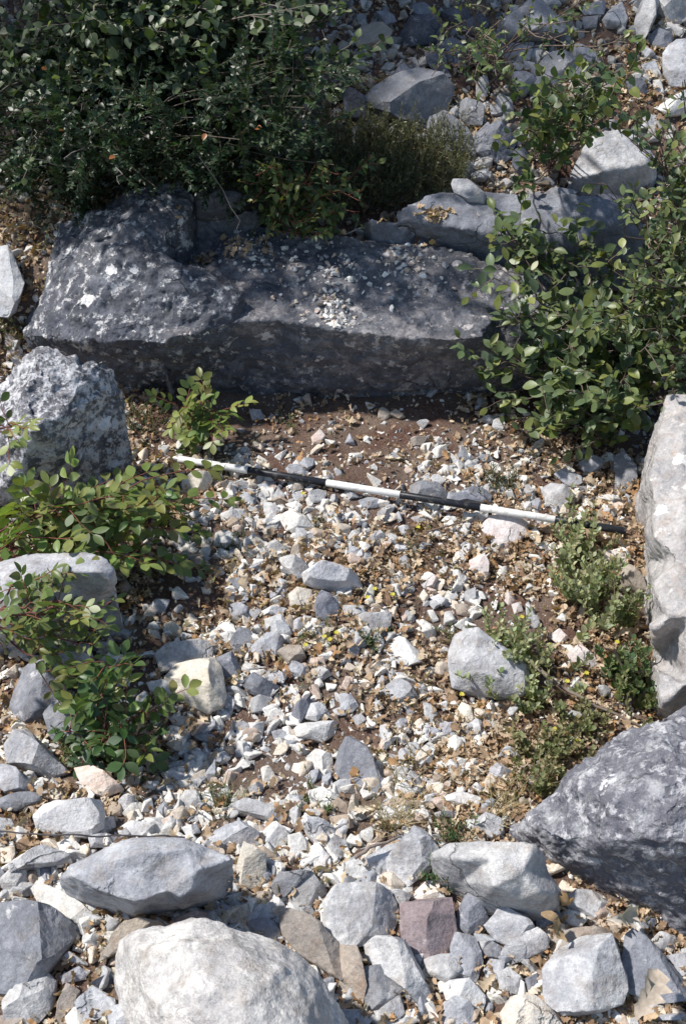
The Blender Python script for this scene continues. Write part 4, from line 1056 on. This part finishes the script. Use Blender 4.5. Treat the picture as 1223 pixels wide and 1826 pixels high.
mk('evergreen_shrub', 'dense evergreen shrub with yellowish tips along the right edge', V3((1.22, 2.75, H(1.22, 2.75))),
   [(W(1190,420,.62), (.14,.12,.18), 1.5), (W(1170,560,.5), (.14,.12,.14), 1.2), (W(1205,280,.8), (.13,.12,.16), 1.2), (W(1215,650,.4), (.12,.1,.1), .8), (W(1280,450,.6), (.15,.15,.3), 1.), (W(1150,330,.66), (.08,.06,.08), .5)],
   75, 7, 6, 'oval', .030, GR, tips=[(.22,.24,.08), (.17,.20,.07)])[1]()
mk('leafy_sapling', 'loose leafy sapling growing among the hillside rocks at upper right', hit(985, 300),
   [(W(975,200,.78), (.12,.08,.09), 1.5), (W(1040,180,.85), (.10,.08,.08), 1), (W(960,270,.66), (.10,.06,.07), 1), (W(1085,130,.95), (.09,.06,.06), .6), (W(900,130,.95), (.08,.06,.08), .6)], 22, 6, 5, 'broad', .032, GREEN, twl=.08, r0=.004)[1]()
mk('leafy_sapling', 'small leafy sprig between the dark shrub and the back edge of the slab', hit(470, 392),
   [(W(500,320,.56), (.05,.04,.06), 1), (W(540,375,.46), (.10,.05,.04), 1), (W(610,370,.48), (.10,.04,.04), .8), (W(630,330,.5), (.04,.03,.04), .4), (W(590,400,.42), (.08,.03,.03), .6)], 26, 5, 6, 'ovate', .030, GREEN, twl=.06, r0=.003, bark=(.25,.10,.07))[1]()
mk('leafy_sapling', 'thin weedy plant with small leaves at the top edge of the hillside', hit(850, 120),
   [(W(870,90,1.0), (.12,.06,.08), 1), (W(820,60,1.0), (.10,.06,.06), .7), (W(1080,60,1.0), (.05,.05,.05), .5)], 16, 5, 5, 'ovate', .022, GREEN, twl=.06, r0=.003)[1]()

# pinnate shrubs (reddish stems)
RED = (.24, .09, .06)
def pinnate(P, a, d, L, npair, lw, cols, rg, nrm=None):
    side = d.cross((nrm or V3((0, 0, 1))) + gdir(rg) * .35).normalized(); nn = side.cross(d).normalized()
    if nn.z < 0: nn = -nn
    pts = curve_pts(a, a + d * L, 5, .002, rg); pts = [p + V3((0, 0, -.12 * L * (i / 5) ** 2)) for i, p in enumerate(pts)]; P.tube(pts, .0013, .0008, RED, 4); tc = tint(rg, cols)
    for k in range(npair):
        v = .25 + .68 * k / max(1, npair - 1); j = min(4, int(v * 5)); q = pts[j].lerp(pts[j + 1], v * 5 - j)
        for sd in (side, -side): P.leaf('oval', q, (sd + d * .55 + gdir(rg) * .18).normalized(), nn + gdir(rg) * .25, lw * rg.uniform(.85, 1.15), tuple(x * rg.uniform(.85, 1.15) for x in tc))
    P.leaf('oval', pts[-1], d, nn, lw * 1.05, tc)
PC = [(.14,.19,.055), (.18,.23,.065), (.11,.155,.05), (.23,.26,.08)]
def pin_shrub(name, label, base, tgts, rg, per=5, L=.10, npair=3, lw=.036, cols=PC, red=0, bark=(.16,.07,.06), cat='shrub'):
    P = Plant()
    for (tx, ty, tz, sp, n) in tgts:
        for _ in range(n):
            e = W(tx + rg.gauss(0, sp), ty + rg.gauss(0, sp * .7), tz + rg.gauss(0, .02)); pts = curve_pts(base, e, 8, .008, rg, .03); P.tube(pts, .0035, .0013, bark, 5)
            for k in range(per):
                u = .5 + .5 * (k + rg.random() * .6) / per; i = min(7, int(u * 8)); a = pts[i].lerp(pts[i + 1], min(1, u * 8 - i)); d = ((pts[i + 1] - pts[i]).normalized() * .5 + gdir(rg, .25) + TOCAM * .15).normalized()
                pinnate(P, a, d, L * rg.uniform(.7, 1.1), npair, lw, cols if rg.random() > red else [(.32,.16,.07)], rg)
            pinnate(P, pts[-1], (pts[-1] - pts[-2]).normalized(), L, npair, lw, YEL, rg)
    P.build(name, label, cat, base, stems='stems'); return P
r3 = random.Random(17)
pin_shrub('pinnate_shrub', 'leafy shrub with dark red stems at the left edge below the mottled boulder', W(-20,1010,.12) + V3((-.05, 0, 0)),
  [(235,880,.18,22,4), (130,900,.20,24,2), (50,950,.22,22,3), (180,945,.18,24,4), (270,915,.14,16,3), (245,985,.10,16,2), (20,995,.22,16,1), (100,935,.22,22,2)], r3, per=4, L=.115, lw=.040, red=.05)
pin_shrub('pinnate_shrub', 'thin brown-twigged shrub with small leaves drooping over the white boulder', W(-30,1100,.22),
  [(70,1110,.27,22,2), (130,1070,.29,22,2), (150,1135,.20,18,2), (60,1160,.16,20,2)], r3, per=5, L=.08, npair=3, lw=.029, cols=[(.14,.18,.06), (.11,.15,.05)])
pin_shrub('pinnate_sprig', 'green sprig with paired leaflets growing in front of the blue-grey stone', hit(200, 1355),
  [(175,1180,.22,8,1), (185,1240,.18,12,1), (155,1290,.12,14,2), (225,1310,.09,12,2), (190,1340,.06,16,2), (215,1215,.17,8,1)], r3, per=4, L=.085, npair=3, lw=.034, cols=[(.05,.095,.035), (.075,.125,.04), (.10,.15,.045)], cat='plant')
pin_shrub('pinnate_sprig', 'yellow-green seedling with glossy leaflets above the pole\'s white left end', hit(375, 800),
  [(375,715,.13,8,2), (405,755,.10,12,2), (330,735,.12,8,2), (350,780,.07,14,2)], r3, per=3, L=.06, npair=3, lw=.032, cols=YEL + [(.12,.18,.05)], cat='plant')
pin_shrub('pinnate_sprig', 'few yellow-green leaves overhanging the mottled boulder at the left edge', W(-30,800,.3), [(15,765,.42,10,2), (30,745,.42,8,1)], r3, per=2, L=.06, npair=2, lw=.03, cols=YEL, cat='plant')

# sage-like sprigs, tufts, weeds
def sprigs(name, label, spots, rg, L=.14, leaf=.026, cols=((.32,.34,.19), (.38,.39,.22), (.27,.30,.16), (.21,.24,.12)), per=18, tpl='oval', lean=(0, -.1), cat='plant', spread=.3, up=1.0, stemc=(.2,.17,.1)):
    P = Plant(); b0 = hit(spots[0][0], spots[0][1])
    for (px, py, sp, n) in spots:
        for _ in range(n):
            a = hit(px + rg.gauss(0, sp), py + rg.gauss(0, sp * .6)); d = V3((rg.gauss(lean[0], spread), rg.gauss(lean[1], spread), up)).normalized(); l = L * rg.uniform(.5, 1.15); pts = curve_pts(a, a + d * l, 5, .004, rg); P.tube(pts, .0014, .0008, stemc, 3); tc = tint(rg, cols)
            for k in range(per):
                v = .15 + .85 * k / per; j = min(4, int(v * 5)); q = pts[j].lerp(pts[j + 1], v * 5 - j); an = k * 2.4; o = V3((math.cos(an), math.sin(an), .7)); P.leaf(tpl, q, (o * .8 + d * .6).normalized(), d + gdir(rg) * .3, leaf * (1.05 - .45 * v) * rg.uniform(.8, 1.2), tuple(x * rg.uniform(.9, 1.1) for x in tc))
    return P, P.build(name, label, cat, b0, stems='stems')
r4 = random.Random(3)
_, sage1 = sprigs('sage_plant', 'tall pale sage-green plant crossing the right end of the pole', [(1020,1010,14,12), (1045,1080,26,22), (1085,1120,22,14), (1005,990,10,5), (1040,1040,20,10)], r4, L=.18)
_, sage2 = sprigs('sage_plant', 'pale sage-green plant spreading over the large squarish grey stone', [(900,1165,25,20), (930,1205,32,20), (880,1210,16,7), (960,1255,25,10)], r4, L=.12, leaf=.023)
_, sage3 = sprigs('sage_plant', 'greener bushy plant at the foot of the upright right slab', [(1120,1230,26,16), (1090,1200,20,8), (1140,1255,15,6)], r4, L=.12, cols=((.09,.14,.06), (.12,.17,.07), (.17,.2,.08)), leaf=.024)
_, sage4 = sprigs('sage_plant', 'straggly pale plant above the tip of the pitted corner boulder', [(1000,1370,45,30), (1010,1330,34,22), (960,1400,30,14), (1070,1300,30,14)], r4, L=.09, leaf=.018, per=14, cols=((.22,.22,.11), (.17,.19,.08), (.28,.25,.14)))
def bare(name, label, pts, r0, r1, c, cat='stick'):
    P = Plant(); q = []
    for (x, y, l) in pts: q.append(hit(x, y, l))
    full = []
    for i in range(len(q) - 1): full += curve_pts(q[i], q[i + 1], 4, .0012, r4)[:-1]
    full.append(q[-1]); P.tube(full, r0, r1, c, 7); c0 = q[0]
    me = mesh_np(name, np.array(P.bv) - np.array(c0), P.bf, np.array(P.bc), True); return tag(link(name, me, M_STEM, loc=c0), label, cat)
bare('bare_stem', 'long bare grey-brown stem lying across the litter below the sage plants', [(950,1185,.05), (1000,1225,.05), (1050,1255,.04), (1110,1280,.03), (1150,1300,.02)], .005, .002, (.22,.18,.15))
bare('bare_stem', 'short brown stem rising beside the upright right slab', [(1095,1160,.1), (1110,1190,.06), (1135,1240,.02)], .004, .002, (.2,.16,.13))
bare('stick', 'thin grey stick leaning on the white stone near the speckled pointed stone', [(632,1530,.05), (660,1510,.06), (700,1497,.06), (715,1492,.05)], .004, .002, (.25,.2,.17))
bare('stick', 'thin dark stick lying on leaves under the pole\'s middle black band', [(760,948,.02), (800,938,.025), (840,925,.02)], .003, .0015, (.2,.15,.12))
bare('stick', 'pale bent twig in the green tuft above the flat angular stone', [(340,1438,.04), (362,1450,.04), (365,1465,.02)], .003, .0015, (.6,.55,.48))
bare('stick', 'thin pale twigs at the back edge of the slab below the heath bush', [(615,418,.09), (650,406,.10), (690,402,.10)], .003, .0015, (.4,.35,.32))
bare('cord', 'thin dark cord stretched over the stones above the large flat stone', [(-30,1480,.05), (60,1487,.07), (130,1488,.09), (200,1490,.05), (290,1490,.06), (330,1493,.05)], .0016, .0016, (.08,.075,.08), 'cord')

def tuft(name, label, spots, rg, L, cols, n=60, w=.0022, lean=(0, 0), sp=.35):
    P = Plant(); b0 = hit(spots[0][0], spots[0][1])
    for (px, py, r, m) in spots:
        for _ in range(m):
            a = hit(px + rg.gauss(0, r), py + rg.gauss(0, r * .6)); d = V3((rg.gauss(lean[0], sp), rg.gauss(lean[1], sp), 1)).normalized(); l = L * rg.uniform(.5, 1.2); pts = [a + d * l * t + V3((d.x, d.y, -.5)) * (l * .5 * t * t) for t in (0, .35, .7, 1)]; P.tube(pts, w * .5, w * .12, tint(rg, cols), 3)
    root = empty(name, b0); tag(root, label, 'grass'); link('blades', mesh_np('blades', np.array(P.bv) - np.array(b0), P.bf, np.array(P.bc), True), M_LEAF, root)
STRAW = [(.50,.42,.24), (.42,.36,.20), (.58,.50,.32)]
tuft('grass_tuft', 'dry straw-coloured grass tuft above the white stone in the lower middle', [(700,1478,12,50), (690,1450,10,26)], r4, .10, STRAW)
tuft('grass_tuft', 'tall thin dry grass stalks left of the bright white flake', [(705,1400,14,12), (735,1370,10,6)], r4, .16, STRAW, sp=.2)
tuft('grass_tuft', 'straw and green grass at the tip of the pitted corner boulder', [(905,1440,16,70), (930,1400,20,50), (880,1470,10,20)], r4, .07, STRAW + [(.25,.27,.12)])
tuft('grass_tuft', 'green grass tuft above the rounded pale grey stone', [(400,1435,20,60), (380,1420,14,30)], r4, .06, [(.14,.19,.09), (.20,.24,.12), (.3,.3,.16)])
tuft('grass_tuft', 'small brown dry tuft on the slab top left of the chip patch', [(365,462,16,40)], r4, .05, [(.30,.22,.12), (.38,.3,.17)]) if False else None
def weed(label, spots, L=.045, leaf=.014, cols=((.07,.12,.05), (.10,.15,.06), (.05,.09,.04)), tpl='narrow', cat='weed', per=12):
    sprigs('weed', label, spots, r4, L=L, leaf=leaf, cols=cols, per=per, tpl=tpl, cat=cat, spread=.5)
weed('dark green weed right of the squarish pale grey stone', [(668,1150,12,18)], .035)
weed('small green plant between the speckled and the smooth tapering stones', [(780,1570,9,12)], .05, .018)
weed('little green weed in front of the smooth tapering stone\'s upper left', [(800,1490,22,16), (840,1485,10,6)], .04, .015)
weed('dark wiry weed behind the pole\'s middle black band', [(900,870,20,26), (870,855,14,10), (840,880,18,8)], .05, .014, ((.05,.075,.04), (.08,.10,.05)))
weed('dull green weed in the leaf litter right of the red-stemmed shrub', [(405,985,16,16), (420,965,10,8)], .045, .013, ((.06,.08,.045), (.09,.11,.06)))
weed('dark green weeds growing below the left end of the slab', [(262,762,24,34)], .05, .016, ((.04,.065,.03), (.06,.09,.04)))
weed('green weed in front of the left black band near the cream block', [(385,850,12,20)], .05, .014, ((.12,.17,.07), (.09,.13,.05)))
weed('small green weed above the cream-white pointed stone', [(575,1440,22,12), (560,1425,10,6)], .035, .013, ((.15,.2,.08), (.1,.15,.06)))
weed('yellow-green weed beside the blue-grey stone at the left', [(130,1355,14,14)], .05, .016, ((.16,.22,.07), (.1,.15,.05)))
for lb_, sp_ in (('low green weed below the rounded cream stone with yellow flowers', (590,1142,24,18)), ('thin green weed under the pole\'s middle black band', (740,970,20,7)), ('thin low weed left of the large squarish grey stone', (800,1135,20,9)), ('tiny weed beside the white peaked stone', (575,932,12,6)), ('faint weed in the shade below the middle of the slab', (515,760,14,9))): weed(lb_, [sp_], .032, .012, ((.13,.17,.07), (.09,.12,.05)))
weed('reddish brown sprig growing from the slab crack', [(468,440,5,6)], .09, .012, ((.25,.12,.06), (.3,.16,.08)))
weed('weedy green growth at the left edge behind the huge boulder', [(18,600,18,26)], .05, .015, ((.08,.10,.045), (.14,.15,.06)))
def flowers():
    pts = [(578,1135),(588,1140),(600,1128),(545,1150),(655,1065),(668,1050),(930,1100),(950,1222),(955,1232),(868,1170),(823,1238),(1100,1145),(1010,1215),(980,1150),(745,940),(455,720),(960,1240),(1045,1200),(990,1300),(1030,1320),(700,1060),(540,880)]
    for k, (x, y) in enumerate(pts):
        p = hit(x, y, .03); P = Plant(); g0 = V3((p.x, p.y, H(p.x, p.y)))
        P.tube([g0, (g0 + p) / 2 + V3((.003, 0, 0)), p], .0008, .0006, (.15,.18,.07), 3)
        for j in range(7): a = j * .9; P.leaf('oval', p, V3((math.cos(a), math.sin(a), .35)), V3((0, 0, 1)), .0065, (.62,.55,.08))
        tag(P.build('yellow_flower', None, None, g0, foliage='petals', stems='stem'), 'tiny pale yellow flower head on a thin stalk in the pit', 'flower', 'tiny yellow flowers dotted over the pit')
flowers()
def dry_leaf(px, py, s, rot, c, label, lift=.03):
    p = hit(px, py, lift); V, F = LT[int(s * 999) % 8]; me = mesh_np('dry_leaf', V * s, F, np.array([c] * len(V)), True); o = link('dry_leaf', me, M_LITTER, loc=p); o.rotation_euler = rot; tag(o, label, 'leaf', 'large dry oak leaves')
dry_leaf(1150, 1775, .085, (.5, .1, 1.2), (.50,.42,.35), 'large pale dry oak leaf below the peaked purplish rock', .09)
dry_leaf(1118, 1635, .07, (.7, .2, .3), (.62,.55,.48), 'whitish curled dry oak leaf against the pitted corner boulder', .08)
dry_leaf(990, 1650, .06, (.9, -.4, 2.2), (.40,.28,.17), 'brown dry oak leaf at the right end of the smooth tapering stone', .08)
dry_leaf(778, 432, .05, (.3, .1, .4), (.38,.28,.2), 'brown dry oak leaf lying left of the oval cobble on the slab', .09)
dry_leaf(1010, 1600, .055, (.2, .9, 1.6), (.42,.28,.15), 'upright tan dry leaf between the smooth tapering stone and the pitted boulder', .08)

# ------------------------------------------------------------------ ranging pole
def pole():
    a = W(303, 816, .030); b = W(1116, 947, .060); d = (b - a); L = d.length; d.normalize(); root = empty('ranging_pole', a); root.rotation_euler = d.to_track_quat('X', 'Z').to_euler()
    tag(root, 'thin black and white banded measuring pole lying across the pit', 'pole')
    def pm(name, rough):
        t = NT(name); tc = t.n('ShaderNodeTexCoord'); v = tc.outputs['Object']; n1 = t.noise(v, 60, 5, .7); return t, v, n1
    t, v, n1 = pm('white_pole_paint', .5); t.l(t.mix(t.ramp(n1, [(.52, 0.), (.66, .8)]), (.78,.78,.76), (.50,.46,.42)), t.b.inputs['Base Color']); t.b.inputs['Roughness'].default_value = .45; mw = t.m
    t, v, n1 = pm('black_pole_paint', .5); t.l(t.mix(t.ramp(n1, [(.54, 0.), (.68, .8)]), (.018,.02,.026), (.13,.12,.115)), t.b.inputs['Base Color']); t.b.inputs['Roughness'].default_value = .4; mb = t.m
    def lathe(name, prof, mat):
        V, F, k = [], [], 20
        for x, r in prof:
            for j in range(k): V.append((x, r * math.cos(6.2832 * j / k), r * math.sin(6.2832 * j / k)))
        for i in range(len(prof) - 1):
            for j in range(k): F.append((i * k + j, (i + 1) * k + j, (i + 1) * k + (j + 1) % k, i * k + (j + 1) % k))
        return link(name, mesh_np(name, V, F, smooth=True), mat, root)
    ends = [W(x, y, .03 + .03 * (x - 303) / 813) for x, y in ((318,819),(443,840),(580,864),(713,886),(855,907),(990,926),(1116,947))]
    xs = [(e - a).dot(d) for e in ends]; r = .0098
    for i in range(6):
        x0, x1 = xs[i], xs[i + 1]; g = .0006
        lathe('white_band' if i % 2 == 0 else 'black_band', [(x0 + g, .002), (x0 + g, r - .0006), (x0 + g + .001, r), (x1 - g - .001, r), (x1 - g, r - .0006), (x1 - g, .002)], mw if i % 2 == 0 else mb)
    t = NT('steel'); t.b.inputs['Base Color'].default_value = (.45,.42,.40,1); t.b.inputs['Metallic'].default_value = .7; t.b.inputs['Roughness'].default_value = .5
    lathe('steel_tip', [(xs[0], .0085), (xs[0] - .012, .008), (xs[0] - .03, .0012)], t.m)
    for x in xs[1:6]: lathe('joint_ring', [(x - .0012, r - .001), (x - .001, r + .0003), (x + .001, r + .0003), (x + .0012, r - .001)], mb)
pole()
